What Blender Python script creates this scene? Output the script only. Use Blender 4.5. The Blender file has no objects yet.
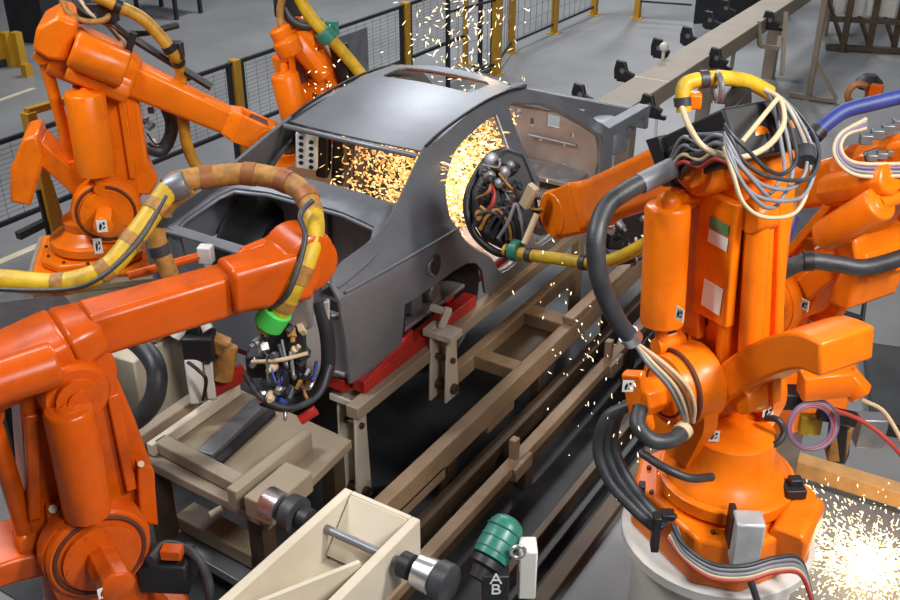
import bpy, bmesh, math, random
from mathutils import Vector as V, Matrix, Euler
sc = bpy.context.scene
COL = sc.collection
random.seed(7)
PI = math.pi

# ---------------------------------------------------------------- camera (calibrated from the picture's vanishing points)
FPX, VX, VY, CH = 1030.0, 740.0, 560.0, 4.4
pit = math.atan2(VY, FPX); yaw = math.atan2(VX, math.hypot(VY, FPX))
fh = V((-math.sin(yaw), math.cos(yaw), 0)); rt = V((math.cos(yaw), math.sin(yaw), 0))
fw = fh*math.cos(pit) - V((0, 0, math.sin(pit))); up = fh*math.sin(pit) + V((0, 0, math.cos(pit)))
CC = V((0, 0, CH))
def ray(px, py): return ((px-450)*rt + (300-py)*up)/FPX + fw
def atz(px, py, z): d = ray(px, py); return CC + d*((z-CH)/d.z)
def atx(px, py, x): d = ray(px, py); return CC + d*(x/d.x)
def aty(px, py, y): d = ray(px, py); return CC + d*(y/d.y)
def atd(px, py, d): return CC + ray(px, py)*d
cam = bpy.data.objects.new('camera', bpy.data.cameras.new('camera')); COL.objects.link(cam)
cam.data.sensor_width = 36; cam.data.lens = FPX/900*36; cam.data.clip_end = 200
cam.matrix_world = Matrix(((rt.x, up.x, -fw.x, 0), (rt.y, up.y, -fw.y, 0), (rt.z, up.z, -fw.z, CH), (0, 0, 0, 1)))
sc.camera = cam

# ---------------------------------------------------------------- materials
M = {}
def mat(name, col, rough=.5, metal=0., noise=.12, nscale=6., bump=.0, bscale=60., dirt=None, dirt_amt=0., dscale=3., emit=None, estr=0., spec=.5, coat=0.):
    m = bpy.data.materials.new(name); m.use_nodes = True
    nt = m.node_tree; b = nt.nodes['Principled BSDF']
    b.inputs['Roughness'].default_value = rough; b.inputs['Metallic'].default_value = metal
    b.inputs['Specular IOR Level'].default_value = spec
    if coat: b.inputs['Coat Weight'].default_value = coat; b.inputs['Coat Roughness'].default_value = .15
    tc = nt.nodes.new('ShaderNodeTexCoord')
    n = nt.nodes.new('ShaderNodeTexNoise'); n.inputs['Scale'].default_value = nscale; n.inputs['Detail'].default_value = 5
    nt.links.new(tc.outputs['Object'], n.inputs['Vector'])
    r = nt.nodes.new('ShaderNodeValToRGB')
    r.color_ramp.elements[0].position = .3; r.color_ramp.elements[1].position = .7
    lo = [c*(1-noise) for c in col]; hi = [min(1, c*(1+noise)) for c in col]
    r.color_ramp.elements[0].color = (*lo, 1); r.color_ramp.elements[1].color = (*hi, 1)
    nt.links.new(n.outputs['Fac'], r.inputs['Fac'])
    out = r.outputs['Color']
    if dirt:
        n2 = nt.nodes.new('ShaderNodeTexNoise'); n2.inputs['Scale'].default_value = dscale; n2.inputs['Detail'].default_value = 8; n2.inputs['Roughness'].default_value = .7
        nt.links.new(tc.outputs['Object'], n2.inputs['Vector'])
        r2 = nt.nodes.new('ShaderNodeValToRGB'); r2.color_ramp.elements[0].position = .5; r2.color_ramp.elements[1].position = .75
        r2.color_ramp.elements[0].color = (0, 0, 0, 1); r2.color_ramp.elements[1].color = (dirt_amt,)*3+(1,)
        nt.links.new(n2.outputs['Fac'], r2.inputs['Fac'])
        mx = nt.nodes.new('ShaderNodeMixRGB'); mx.inputs['Color2'].default_value = (*dirt, 1)
        nt.links.new(r2.outputs['Color'], mx.inputs['Fac']); nt.links.new(out, mx.inputs['Color1']); out = mx.outputs['Color']
    nt.links.new(out, b.inputs['Base Color'])
    if bump:
        n3 = nt.nodes.new('ShaderNodeTexNoise'); n3.inputs['Scale'].default_value = bscale
        nt.links.new(tc.outputs['Object'], n3.inputs['Vector'])
        bp = nt.nodes.new('ShaderNodeBump'); bp.inputs['Strength'].default_value = bump; bp.inputs['Distance'].default_value = .01
        nt.links.new(n3.outputs['Fac'], bp.inputs['Height']); nt.links.new(bp.outputs['Normal'], b.inputs['Normal'])
    if emit:
        b.inputs['Emission Color'].default_value = (*emit, 1); b.inputs['Emission Strength'].default_value = estr
    M[name] = m
    return m
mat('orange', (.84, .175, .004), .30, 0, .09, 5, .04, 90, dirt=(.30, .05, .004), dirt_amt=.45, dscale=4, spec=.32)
mat('orange_dark', (.56, .082, .003), .28, 0, .12, 5, .04, 90, dirt=(.16, .022, .004), dirt_amt=.6, dscale=4, spec=.35)  # deeper orange, carries the shade on the lower left robot in its colour
mat('groove', (.10, .022, .008), .7)
mat('rust', (.30, .11, .04), .6, .3, .3, 12)
mat('steel_body', (.195, .203, .228), .42, .5, .10, 3, .02, 40, dirt=(.12, .12, .13), dirt_amt=.35, dscale=5)
mat('steel_inner', (.33, .29, .28), .5, .45, .15, 5, dirt=(.22, .12, .08), dirt_amt=.5)
mat('chrome', (.78, .78, .80), .34, 1., .05)
mat('grey_metal', (.22, .225, .24), .45, .6, .15, 8)
mat('galvanised', (.46, .47, .48), .45, .3, .12, 9)
mat('black', (.012, .012, .014), .5, 0, .3, 10)
mat('rubber', (.035, .037, .042), .45, 0, .3, 14, .15, 120)
mat('hose_yellow', (.58, .37, .015), .5, 0, .2, 10, .1, 50, dirt=(.18, .09, .02), dirt_amt=.7, dscale=9)
mat('hose_brown', (.36, .17, .035), .6, 0, .35, 16, .2, 50, dirt=(.08, .05, .025), dirt_amt=.8, dscale=14)
mat('hose_orange', (.50, .24, .015), .5, 0, .25, 12, .15, 50, dirt=(.12, .06, .02), dirt_amt=.7, dscale=10)
mat('hose_blue', (.025, .045, .22), .5, 0, .2, 10)
mat('grey_cable', (.20, .20, .22), .45, 0, .15, 10)
mat('cream_cable', (.55, .42, .26), .5, 0, .1, 10)
mat('red', (.42, .02, .012), .4, 0, .2, 8)
mat('red_cable', (.40, .04, .03), .5)
mat('purple_cable', (.16, .10, .2), .5)
mat('beige', (.27, .215, .15), .5, 0, .08, 4, .05, 60, dirt=(.25, .19, .13), dirt_amt=.45, dscale=5)
mat('beige_clean', (.58, .51, .40), .45, 0, .05, 4, .03, 60, dirt=(.40, .33, .24), dirt_amt=.35, dscale=3)
mat('rail_beige', (.29, .20, .12), .55, 0, .15, 5, .05, 60, dirt=(.10, .06, .03), dirt_amt=.7, dscale=5)
mat('rail_dark', (.085, .055, .034), .5, .3, .25, 6, .05, 60, dirt=(.04, .03, .02), dirt_amt=.6)
mat('white_paint', (.62, .60, .56), .5, 0, .06, 4, dirt=(.4, .36, .3), dirt_amt=.4)
mat('label_white', (.75, .75, .72), .5, 0, .03)
mat('label_green', (.06, .22, .09), .5, 0, .05)
mat('green_motor', (.03, .17, .125), .35, 0, .2, 12, .05, 40)
mat('green_tape', (.06, .55, .08), .45, 0, .1)
mat('yellow_paint', (.42, .22, .012), .45, 0, .12, 6, dirt=(.2, .1, .02), dirt_amt=.4)
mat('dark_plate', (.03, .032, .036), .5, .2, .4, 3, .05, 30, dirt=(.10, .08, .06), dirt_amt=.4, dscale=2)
mat('wood', (.55, .29, .10), .6, 0, .15, 9, .1, 40)
mat('cabinet_black', (.012, .014, .018), .6)
mat('wire', (.16, .165, .17), .5, .3)
mat('fence_black', (.012, .013, .016), .5)
mat('beam_far', (.24, .195, .145), .55, 0, .08, 3)
mat('floor_line', (.50, .44, .30), .6, 0, .2, 4)
mat('spark', (1, .7, .35), .5, emit=(1, .64, .26), estr=1.7)
mat('spark_gold', (1, .6, .2), .5, emit=(1, .46, .12), estr=.75)
mat('spark_hot', (1, .85, .6), .5, emit=(1, .74, .40), estr=2.4)
# concrete floor
m = mat('concrete', (.185, .188, .192), .42, 0, .16, .7, .05, 25, dirt=(.14, .14, .145), dirt_amt=.55, dscale=1.3)

# ---------------------------------------------------------------- mesh builder (world coordinates in, local coordinates out)
def frame_to(d):
    d = d.normalized(); a = V((0, 0, 1)) if abs(d.z) < .9 else V((1, 0, 0))
    x = a.cross(d).normalized(); return x, d.cross(x)
def spline(pts, n=8):
    pts = [V(p) for p in pts]
    if len(pts) < 3: return pts
    P = [pts[0]*2-pts[1]] + pts + [pts[-1]*2-pts[-2]]; out = []
    for i in range(1, len(P)-2):
        p0, p1, p2, p3 = P[i-1:i+3]
        for k in range(n):
            t = k/n
            out.append(.5*((2*p1)+(p2-p0)*t+(2*p0-5*p1+4*p2-p3)*t*t+(3*p1-p0-3*p2+p3)*t**3))
    out.append(pts[-1]); return out
class MB:
    def __init__(s): s.bm = bmesh.new()
    def poly8(s, a, b):            # two quads -> hexahedron
        va = [s.bm.verts.new(p) for p in a]; vb = [s.bm.verts.new(p) for p in b]; n = len(a)
        s.bm.faces.new(va); s.bm.faces.new(vb[::-1])
        for i in range(n): s.bm.faces.new((va[i], vb[i], vb[(i+1) % n], va[(i+1) % n]))
        return s
    def box(s, c, size, rz=0, rot=None):
        R = rot if rot else Matrix.Rotation(rz, 3, 'Z'); c = V(c); h = [k/2 for k in size]
        f = lambda x, y, z: c + R @ V((x*h[0], y*h[1], z*h[2]))
        return s.poly8([f(-1, -1, -1), f(1, -1, -1), f(1, 1, -1), f(-1, 1, -1)], [f(-1, -1, 1), f(1, -1, 1), f(1, 1, 1), f(-1, 1, 1)])
    def beam(s, p0, p1, w0, h0, w1=None, h1=None, upv=None, cut=0.):   # (tapered) bar, w across, h along upv; cut = chamfered corners
        p0, p1 = V(p0), V(p1); w1 = w0 if w1 is None else w1; h1 = h0 if h1 is None else h1
        d = (p1-p0).normalized(); u = V(upv) if upv else V((0, 0, 1))
        if abs(d.dot(u.normalized())) > .98: u = V((1, 0, 0))
        x = d.cross(u).normalized(); u = x.cross(d).normalized()
        def ring(p, w, h):
            if not cut: return [p+x*(w/2*a)+u*(h/2*b) for a, b in ((-1, -1), (1, -1), (1, 1), (-1, 1))]
            k = 1-cut
            return [p+x*(w/2*a)+u*(h/2*b) for a, b in ((-k, -1), (k, -1), (1, -k), (1, k), (k, 1), (-k, 1), (-1, k), (-1, -k))]
        return s.poly8(ring(p0, w0, h0), ring(p1, w1, h1))
    def cyl(s, p0, p1, r0, r1=None, n=20):
        p0, p1 = V(p0), V(p1); r1 = r0 if r1 is None else r1; x, y = frame_to(p1-p0)
        c = [(math.cos(2*PI*i/n), math.sin(2*PI*i/n)) for i in range(n)]
        return s.poly8([p0+(x*a+y*b)*r0 for a, b in c], [p1+(x*a+y*b)*r1 for a, b in c])
    def lathe(s, p0, axis, prof, n=28, open0=False):     # prof: list of (distance along axis, radius)
        p0 = V(p0); axis = V(axis).normalized(); x, y = frame_to(axis); rings = []
        for d, r in prof:
            rings.append([s.bm.verts.new(p0+axis*d+(x*math.cos(2*PI*i/n)+y*math.sin(2*PI*i/n))*max(r, .0005)) for i in range(n)])
        for a, b in zip(rings, rings[1:]):
            for i in range(n): s.bm.faces.new((a[i], a[(i+1) % n], b[(i+1) % n], b[i]))
        if not open0: s.bm.faces.new(rings[0][::-1])
        s.bm.faces.new(rings[-1]); return s
    def tube(s, pts, r, n=10, k=8, smooth=True, r1=None):
        pts = spline(pts, k) if smooth else [V(p) for p in pts]; L = len(pts); rings = []; px = None
        for i, p in enumerate(pts):
            d = (pts[min(i+1, L-1)]-pts[max(i-1, 0)]).normalized()
            if px is None: px, _ = frame_to(d)
            x = (px-d*px.dot(d)).normalized(); y = d.cross(x); px = x
            rr = r if r1 is None else r+(r1-r)*i/(L-1)
            rings.append([s.bm.verts.new(p+(x*math.cos(2*PI*j/n)+y*math.sin(2*PI*j/n))*rr) for j in range(n)])
        for a, b in zip(rings, rings[1:]):
            for j in range(n): s.bm.faces.new((a[j], a[(j+1) % n], b[(j+1) % n], b[j]))
        s.bm.faces.new(rings[0][::-1]); s.bm.faces.new(rings[-1]); return s
    def ring(s, c, axis, R, r, n=40, m=8, a0=0, a1=2*PI, ref=None):
        c = V(c); axis = V(axis).normalized(); x, y = frame_to(axis)
        if ref: x = (V(ref)-axis*V(ref).dot(axis)).normalized(); y = axis.cross(x)
        full = abs(a1-a0-2*PI) < 1e-6; rings = []
        for i in range(n if full else n+1):
            a = a0+(a1-a0)*i/n; d = x*math.cos(a)+y*math.sin(a)
            rings.append([s.bm.verts.new(c+d*(R+r*math.cos(2*PI*j/m))+axis*(r*math.sin(2*PI*j/m))) for j in range(m)])
        prs = list(zip(rings, rings[1:])) + ([(rings[-1], rings[0])] if full else [])
        for a, b in prs:
            for j in range(m): s.bm.faces.new((a[j], a[(j+1) % m], b[(j+1) % m], b[j]))
        if not full: s.bm.faces.new(rings[0][::-1]); s.bm.faces.new(rings[-1])
        return s
    def prism(s, pts, off):         # planar outline of world points swept by vector off
        off = V(off); return s.poly8([V(p) for p in pts], [V(p)+off for p in pts])
    def ball(s, c, r, sc_=(1, 1, 1)):
        mtx = Matrix.Translation(V(c)) @ Matrix.Diagonal((r*sc_[0], r*sc_[1], r*sc_[2], 1))
        bmesh.ops.create_uvsphere(s.bm, u_segments=16, v_segments=10, radius=1, matrix=mtx); return s
    def build(s, name, material, parent=None, bevel=0., solid=0., off=0., seg=2, ang=44):
        bm = s.bm
        if parent is not None:
            tp = parent
            while tp.parent: tp = tp.parent
            bm.transform(tp.matrix_world.inverted())
        bmesh.ops.recalc_face_normals(bm, faces=bm.faces) if not solid else None
        me = bpy.data.meshes.new(name); bm.to_mesh(me); bm.free()
        for p in me.polygons: p.use_smooth = True
        me.set_sharp_from_angle(angle=math.radians(ang))
        o = bpy.data.objects.new(name, me); COL.objects.link(o)
        me.materials.append(M[material])
        if parent is not None: o.parent = parent
        if solid:
            md = o.modifiers.new('thick', 'SOLIDIFY'); md.thickness = solid; md.offset = off
            m2 = bpy.data.meshes.new_from_object(o.evaluated_get(bpy.context.evaluated_depsgraph_get())); o.modifiers.clear(); o.data = m2; m2.name = name
            for p in m2.polygons: p.use_smooth = True
            m2.set_sharp_from_angle(angle=math.radians(ang))
        if bevel:
            md = o.modifiers.new('bevel', 'BEVEL'); md.width = bevel; md.segments = seg; md.limit_method = 'ANGLE'; md.angle_limit = math.radians(40)
            md.harden_normals = False
        return o
def tag(o, label=None, cat=None, group=None, kind=None):
    if label: o['label'] = label
    if cat: o['category'] = cat
    if group: o['group'] = group
    if kind: o['kind'] = kind
    return o
def thing(name, label, cat, loc, rz=0, group=None):
    o = bpy.data.objects.new(name, None); COL.objects.link(o); o.empty_display_size = .1
    o.matrix_world = Matrix.Translation(V(loc)) @ Matrix.Rotation(rz, 4, 'Z')
    return tag(o, label, cat, group)
def copy_tree(o, parent=None):
    c = o.copy(); COL.objects.link(c)
    if parent is not None: c.parent = parent; c.matrix_parent_inverse = o.matrix_parent_inverse.copy()
    for ch in list(o.children): copy_tree(ch, c)
    return c

# ================================================================ SETTING
f_ = MB(); f_.box((0, 14, -.05), (80, 70, .1)); tag(f_.build('floor', 'concrete'), kind='structure')
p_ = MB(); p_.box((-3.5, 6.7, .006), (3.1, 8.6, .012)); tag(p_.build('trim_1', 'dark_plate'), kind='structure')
# painted floor lines beyond the fence
for i, (a, b, w) in enumerate((((0, 262), (60, 236), .10), ((0, 100), (34, 88), .08))) :
    A, B_ = atz(*a, .003), atz(*b, .003); q = MB(); d = (B_-A).normalized()
    A -= d*(4 if i < 2 else 0)
    q.beam(A, B_, w, .006); tag(q.build('trim_%d' % (i+2), 'floor_line'), kind='structure')

# ================================================================ CAR BODY
XC = -4.02
car = thing('car_body', 'bare grey steel car body shell without doors, resting on the conveyor frame', 'car', (XC, 6.0, .95))
def half_w(y, z):
    zs = 1.62
    w = .86 - .10*max(0, (1.30-z)) ** 1.5
    if z > zs: w = .86-(z-zs)*.565-.03*min(1, (z-zs)/.08)
    if y < 5: w -= .085*(5-y)**2
    if y > 7.2: w -= .10*(y-7.2)
    return w
def sheet(outline, holes, mp, step, name, material, thick, off=0., refine=None):
    bm = bmesh.new(); edges = []
    for loop in [outline]+holes:
        vs = [bm.verts.new((a, b, 0)) for a, b in loop]
        edges += [bm.edges.new((vs[i], vs[(i+1) % len(vs)])) for i in range(len(vs))]
    bmesh.ops.triangle_fill(bm, use_beauty=True, use_dissolve=False, edges=edges, normal=(0, 0, 1))
    xs = [v.co.x for v in bm.verts]; ys = [v.co.y for v in bm.verts]
    for ax, lo, hi in ((0, min(xs), max(xs)), (1, min(ys), max(ys))):
        k = lo+step
        while k < hi:
            co = V((k, 0, 0)) if ax == 0 else V((0, k, 0)); no = V((1, 0, 0)) if ax == 0 else V((0, 1, 0))
            bmesh.ops.bisect_plane(bm, geom=list(bm.verts)+list(bm.edges)+list(bm.faces), plane_co=co, plane_no=no, dist=1e-5); k += step
    for v in bm.verts: v.co = V(mp(v.co.x, v.co.y))
    bmesh.ops.recalc_face_normals(bm, faces=bm.faces)
    b = MB(); b.bm.free(); b.bm = bm
    return b.build(name, material, car, solid=thick, off=off, ang=55)
def rnd(pts, n=5):           # closed smooth outline
    P = [V((a, b, 0)) for a, b in pts]; L = len(P); out = []
    for i in range(L):
        p0, p1, p2, p3 = P[i-1], P[i], P[(i+1) % L], P[(i+2) % L]
        for k in range(n):
            t = k/n; q = .5*((2*p1)+(p2-p0)*t+(2*p0-5*p1+4*p2-p3)*t*t+(3*p1-p0-3*p2+p3)*t**3); out.append((q.x, q.y))
    return out
side = [(4.04, 1.03), (4.02, 1.2), (4.01, 1.35), (3.99, 1.5), (3.98, 1.62), (4.0, 1.70), (4.05, 1.745), (4.15, 1.78), (4.45, 1.815), (4.60, 1.86), (4.84, 1.965), (5.02, 2.045),
        (5.19, 2.115), (5.35, 2.145), (5.54, 2.168), (5.95, 2.195), (6.25, 2.19), (6.57, 2.14), (6.8, 2.06), (6.98, 1.97), (7.2, 1.83), (7.40, 1.69), (7.55, 1.57), (7.62, 1.5),
        (7.62, 1.05), (7.45, .93), (5.62, .93), (5.50, 1.0), (5.46, 1.10), (5.42, 1.22), (5.34, 1.31), (5.22, 1.36), (5.05, 1.375), (4.85, 1.37), (4.52, 1.365), (4.50, 1.2), (4.49, 1.03)]
rdoor = rnd([(5.13, 1.62), (5.15, 1.75), (5.24, 1.88), (5.47, 2.01), (5.77, 2.065), (6.08, 2.085), (6.10, 2.0), (6.04, 1.60), (6.04, 1.12), (5.72, 1.07), (5.55, 1.25), (5.28, 1.45)], 4)
fdoor = rnd([(6.26, 2.075), (6.5, 2.06), (6.75, 1.985), (7.0, 1.84), (7.28, 1.64), (7.36, 1.45), (7.36, 1.08), (6.8, 1.05), (6.22, 1.08), (6.22, 1.6)], 4)
for sg, nm in ((1, 'side_panel'), (-1, 'side_panel')):
    o = sheet(side, [rdoor, fdoor], lambda y, z: (XC+sg*half_w(y, z), y, z), .07, nm, 'steel_body', .02, 1 if sg > 0 else 1)
    # door-opening flanges (inner frame of the ring)
    q = MB()
    for loop in (rdoor, fdoor):
        q.tube([(XC+sg*(half_w(y, z)-.03), y, z) for y, z in loop+loop[:1]], .022, n=6, smooth=False)
    q.build('door_frame', 'steel_body', car, ang=70)
# roof with sunroof opening
def roofmap(u, y):
    t = (y-5.16)/1.22
    z = 2.125 + .115*math.sin(min(1, max(0, t))*PI*.62)/math.sin(PI*.5) - .035*(u/.53)**2
    yy = y - .10*(1-(u/.53)**2)*(1-t)
    return (XC+u, yy, z)
ro = [(-.56, 5.17), (-.27, 5.17), (0, 5.17), (.27, 5.17), (.56, 5.17), (.555, 5.5), (.54, 5.9), (.52, 6.38), (.2, 6.44), (-.2, 6.44), (-.52, 6.38), (-.54, 5.9), (-.555, 5.5)]
sheet(ro, [[(-.36, 6.04), (.36, 6.04), (.39, 6.08), (.39, 6.28), (.35, 6.32), (-.35, 6.32), (-.39, 6.28), (-.39, 6.08)]], roofmap, .08, 'roof_panel', 'steel_body', .012)
for sg in (1, -1):
    q = MB(); q.tube([(XC+sg*.553, y, z+.004) for y, z in ((5.2, 2.115), (5.4, 2.16), (5.7, 2.195), (6.0, 2.212), (6.3, 2.20), (6.5, 2.165))], .011, n=6)
    q.build('roof_drip_seal', 'black', car, ang=70)
q = MB(); q.tube([(XC+u, 6.40+.05*(1-(u/.5)**2), 2.19) for u in (-.48, -.25, 0, .25, .48)], .022, n=8); q.build('windscreen_header', 'rust', car, ang=70)
q = MB(); q.tube([(XC+u, 5.10-.07*(1-(u/.5)**2), 2.085+.03*(1-(u/.5)**2)) for u in (-.54, -.27, 0, .27, .54)], .020, n=8); q.build('rear_window_frame', 'steel_body', car, ang=70)
# rear parcel / tail panel and luggage opening frame
def deckmap(u, y):
    z = 1.71+.13*max(0, (y-4.02)/.75)**1.2 - .03*(abs(u)/.7)**3
    return (XC+u, y, z+(.015 if y > 4.66 else 0))
dk = [(-.74, 4.02), (-.4, 4.0), (0, 3.99), (.4, 4.0), (.74, 4.02), (.745, 4.3), (.715, 4.6), (.69, 4.80), (.3, 4.84), (-.3, 4.84), (-.69, 4.80), (-.715, 4.6), (-.745, 4.3)]
tr = [(-.60, 4.10), (-.3, 4.08), (.3, 4.08), (.60, 4.10), (.63, 4.2), (.625, 4.5), (.57, 4.60), (.3, 4.635), (-.3, 4.635), (-.57, 4.60), (-.625, 4.5), (-.63, 4.2)]
sheet(dk, [tr], deckmap, .07, 'tail_panel', 'steel_body', .014)
q = MB(); q.tube([V(deckmap(u, y))-V((0, 0, .02)) for u, y in tr+tr[:1]], .016, n=6, smooth=False); q.build('boot_gutter', 'steel_body', car, ang=70)
q = MB(); q.tube([(XC+u, 4.80, 1.835) for u in (-.62, -.3, 0, .3, .62)], .018, n=6); q.build('window_sill_bead', 'steel_inner', car, ang=70)
# rear end panel with lamp openings and a cut-down centre
rp = [(-.755, 1.03), (.755, 1.03), (.77, 1.4), (.755, 1.66), (.70, 1.71), (.52, 1.70), (.46, 1.42), (-.46, 1.42), (-.52, 1.70), (-.70, 1.71), (-.755, 1.66), (-.77, 1.4)]
lamp = rnd([(.58, 1.46), (.69, 1.46), (.71, 1.58), (.66, 1.66), (.58, 1.64)], 3)
lampl = [(-a, b) for a, b in lamp[::-1]]
sheet(rp, [lamp, lampl], lambda u, z: (XC+u, 4.0+.10*(abs(u)/.75)**3-.0, z), .08, 'rear_panel', 'steel_body', .016)
for sg in (1, -1):
    q = MB(); q.tube([(XC+sg*a, 4.0+.10*(abs(a)/.75)**3, b) for a, b in lamp+lamp[:1]], .014, n=6, smooth=False); q.build('lamp_aperture', 'steel_body', car, ang=70)
q = MB(); q.box((XC, 4.03, 1.16), (1.2, .05, .08)); q.box((XC, 4.02, 1.30), (.5, .04, .05)); q.build('bumper_mount', 'grey_metal', car, bevel=.01)
lrear = [(5.12, 1.60), (5.30, 1.45), (5.56, 1.25), (5.72, 1.07), (6.10, 1.07), (6.10, 1.66)]; lfront = [(6.20, 1.66), (6.20, 1.06), (7.36, 1.06), (7.36, 1.58), (7.3, 1.63)]
for l_ in (lrear, lfront):
    sheet(l_, [], lambda y, z: (XC-half_w(y, z)+.05, y, z), .1, 'opening_blocker', 'steel_inner', .02)  # panels added in the left door openings to darken the interior
q = MB(); q.prism([(XC-.30, 6.15, 1.1), (XC-.05, 6.15, 1.1), (XC-.05, 6.15, 1.95), (XC-.22, 6.15, 2.0)], (0, .04, 0)); q.build('inner_stay_panel', 'rust', car)
# floor pan, wheel houses, bulkheads
q = MB(); q.box((XC, 5.8, 1.06), (1.44, 3.5, .03)); q.beam((XC, 5.2, 1.13), (XC, 7.4, 1.16), .28, .16, cut=.4)
for y in (4.5, 5.1, 5.7, 6.4): q.box((XC, y, 1.10), (1.4, .10, .08))
q.build('floor_pan', 'steel_inner', car, bevel=.01)
for sg in (1, -1):
    q = MB(); q.lathe((XC+sg*.80, 5.0, 1.12), (-sg, 0, 0), [(-.01, .46), (.02, .44), (.20, .42), (.28, .36), (.30, .05)], 32, open0=True); q.build('wheel_house', 'black', car, solid=.008, off=-1)
    q = MB(); q.cyl((XC+sg*.60, 5.02, 1.22), (XC+sg*.74, 5.02, 1.20), .07, n=14); q.box((XC+sg*.66, 4.85, 1.2), (.1, .12, .16)); q.build('damper_mount', 'grey_metal', car, bevel=.01)
q = MB(); q.box((XC, 5.02, 1.42), (1.30, .03, .62)); q.box((XC, 4.93, 1.75), (1.30, .22, .02)); q.box((XC-.3, 5.0, 1.45), (.4, .06, .3)); q.box((XC+.3, 5.0, 1.45), (.4, .06, .3)); q.build('rear_bulkhead', 'steel_inner', car, bevel=.01)
fb = [(-.74, 1.0), (.74, 1.0), (.78, 1.4), (.72, 1.60), (.56, 1.70), (-.56, 1.70), (-.72, 1.60), (-.78, 1.4)]
hole = lambda x, y, w, h: [(x-w/2, y-h/2), (x+w/2, y-h/2), (x+w/2, y+h/2), (x-w/2, y+h/2)]
circ = lambda x, y, r: [(x+r*math.cos(2*PI*i/10), y+r*math.sin(2*PI*i/10)) for i in range(10)]
sheet(fb, [hole(.30, 1.58, .13, .10), circ(-.04, 1.59, .03), hole(.09, 1.53, .035, .06), circ(.18, 1.40, .022), circ(.42, 1.40, .018), circ(.50, 1.50, .02), hole(-.35, 1.55, .2, .10)],
      lambda u, z: (XC+u, 7.55-.10*(u/.7)**2, z), .1, 'dash_panel', 'steel_inner', .015)
q = MB(); q.beam((XC+.08, 7.49, 1.43), (XC+.56, 7.46, 1.43), .025, .02); q.beam((XC-.66, 7.34, 1.19), (XC+.68, 7.34, 1.19), .34, .05); q.build('dash_crossmember', 'grey_metal', car, bevel=.01)
# cowl + front wings' inner structure
q = MB(); q.beam((XC-.56, 7.56, 1.68), (XC+.56, 7.56, 1.68), .10, .04); q.build('cowl', 'steel_body', car, bevel=.012)
for sg in (1, -1):
    q = MB(); q.beam((XC+sg*.70, 7.55, 1.52), (XC+sg*.64, 8.7, 1.42), .12, .09)
    q.beam((XC+sg*.46, 7.5, 1.15), (XC+sg*.46, 8.8, 1.2), .12, .16)
    q.lathe((XC+sg*.58, 8.0, 1.25), (0, 0, 1), [(0, .2), (.20, .17), (.26, .12), (.27, .05)], 20); q.build('front_strut_tower', 'steel_body', car, bevel=.01)
q = MB(); q.box((XC, 8.72, 1.32), (1.36, .06, .18)); q.build('radiator_support', 'steel_body', car, bevel=.012)
q = MB()
P = lambda y, z: V((XC+half_w(y, z)+.004, y, z))
q.tube([P(4.80, 1.57), P(4.765, 1.545), P(4.75, 1.51), P(4.765, 1.475), P(4.80, 1.45)], .013, n=6); q.build('filler_flap_rim', 'steel_body', car, ang=70)
q = MB(); q.prism([P(4.84+.05*math.cos(a*PI/6), 1.51+.075*math.sin(a*PI/6)) for a in range(12)], (.003, 0, 0)); q.build('filler_recess', 'black', car)
# crease line on the quarter panel
q = MB(); q.tube([V((XC+half_w(y, 1.60)-.002, y, z)) for y, z in ((4.03, 1.655), (4.4, 1.668), (4.8, 1.665), (5.12, 1.655))], .010, n=6); q.build('shoulder_crease', 'steel_body', car, ang=70)
# red jacking frame under the body and dark tank
q = MB(); q.box((XC+.78, 4.75, .985), (.10, 1.3, .09)); q.prism([(XC+.83, 4.15, 1.03), (XC+.83, 4.62, 1.03), (XC+.83, 4.62, 1.14), (XC+.83, 4.5, 1.10)], (-.03, 0, 0)); q.box((XC-.66, 4.6, .965), (.10, 1.2, .09)); q.box((XC, 4.12, .965), (1.4, .10, .09)); q.box((XC+.6, 5.9, .95), (.10, 1.2, .05))
tag(q.build('skid_frame', 'red', bevel=.008), 'red support frame under the rear of the grey car body', 'frame')
q = MB(); q.box((XC+.35, 4.8, 1.12), (.5, .5, .2)); q.build('underbody_tank', 'black', car, bevel=.03)

# ================================================================ ROBOTS
class Robot:
    def __init__(s, B, ang, near):
        a = math.radians(ang); s.d = V((math.cos(a), math.sin(a), 0)); s.l = V((-s.d.y, s.d.x, 0))*near; s.B = V((B[0], B[1], 0)); s.ang = a
    def at(s, px, py, t=0.):
        r = ray(px, py); k = ((s.B-CC).dot(s.l)+t)/r.dot(s.l); q = CC+r*k
        return ((q-s.B).dot(s.d), q.z)
    def w(s, p, t=0.): return s.B + s.d*p[0] + s.l*t + V((0, 0, p[1]))
    def px(s, px, py, t=0.): return s.w(s.at(px, py, t), t)
def side_off(A, B_, k):       # offset in (s,z) plane, perpendicular to AB
    dx, dz = B_[0]-A[0], B_[1]-A[1]; L = math.hypot(dx, dz); return (-dz/L*k, dx/L*k)
def lerp(A, B_, t): return (A[0]+(B_[0]-A[0])*t, A[1]+(B_[1]-A[1])*t)
def circ2(c, r, n=24, a0=0, a1=2*PI): return [(c[0]+r*math.cos(a0+(a1-a0)*i/n), c[1]+r*math.sin(a0+(a1-a0)*i/n)) for i in range(n+(0 if abs(a1-a0-2*PI) < 1e-6 else 1))]

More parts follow.
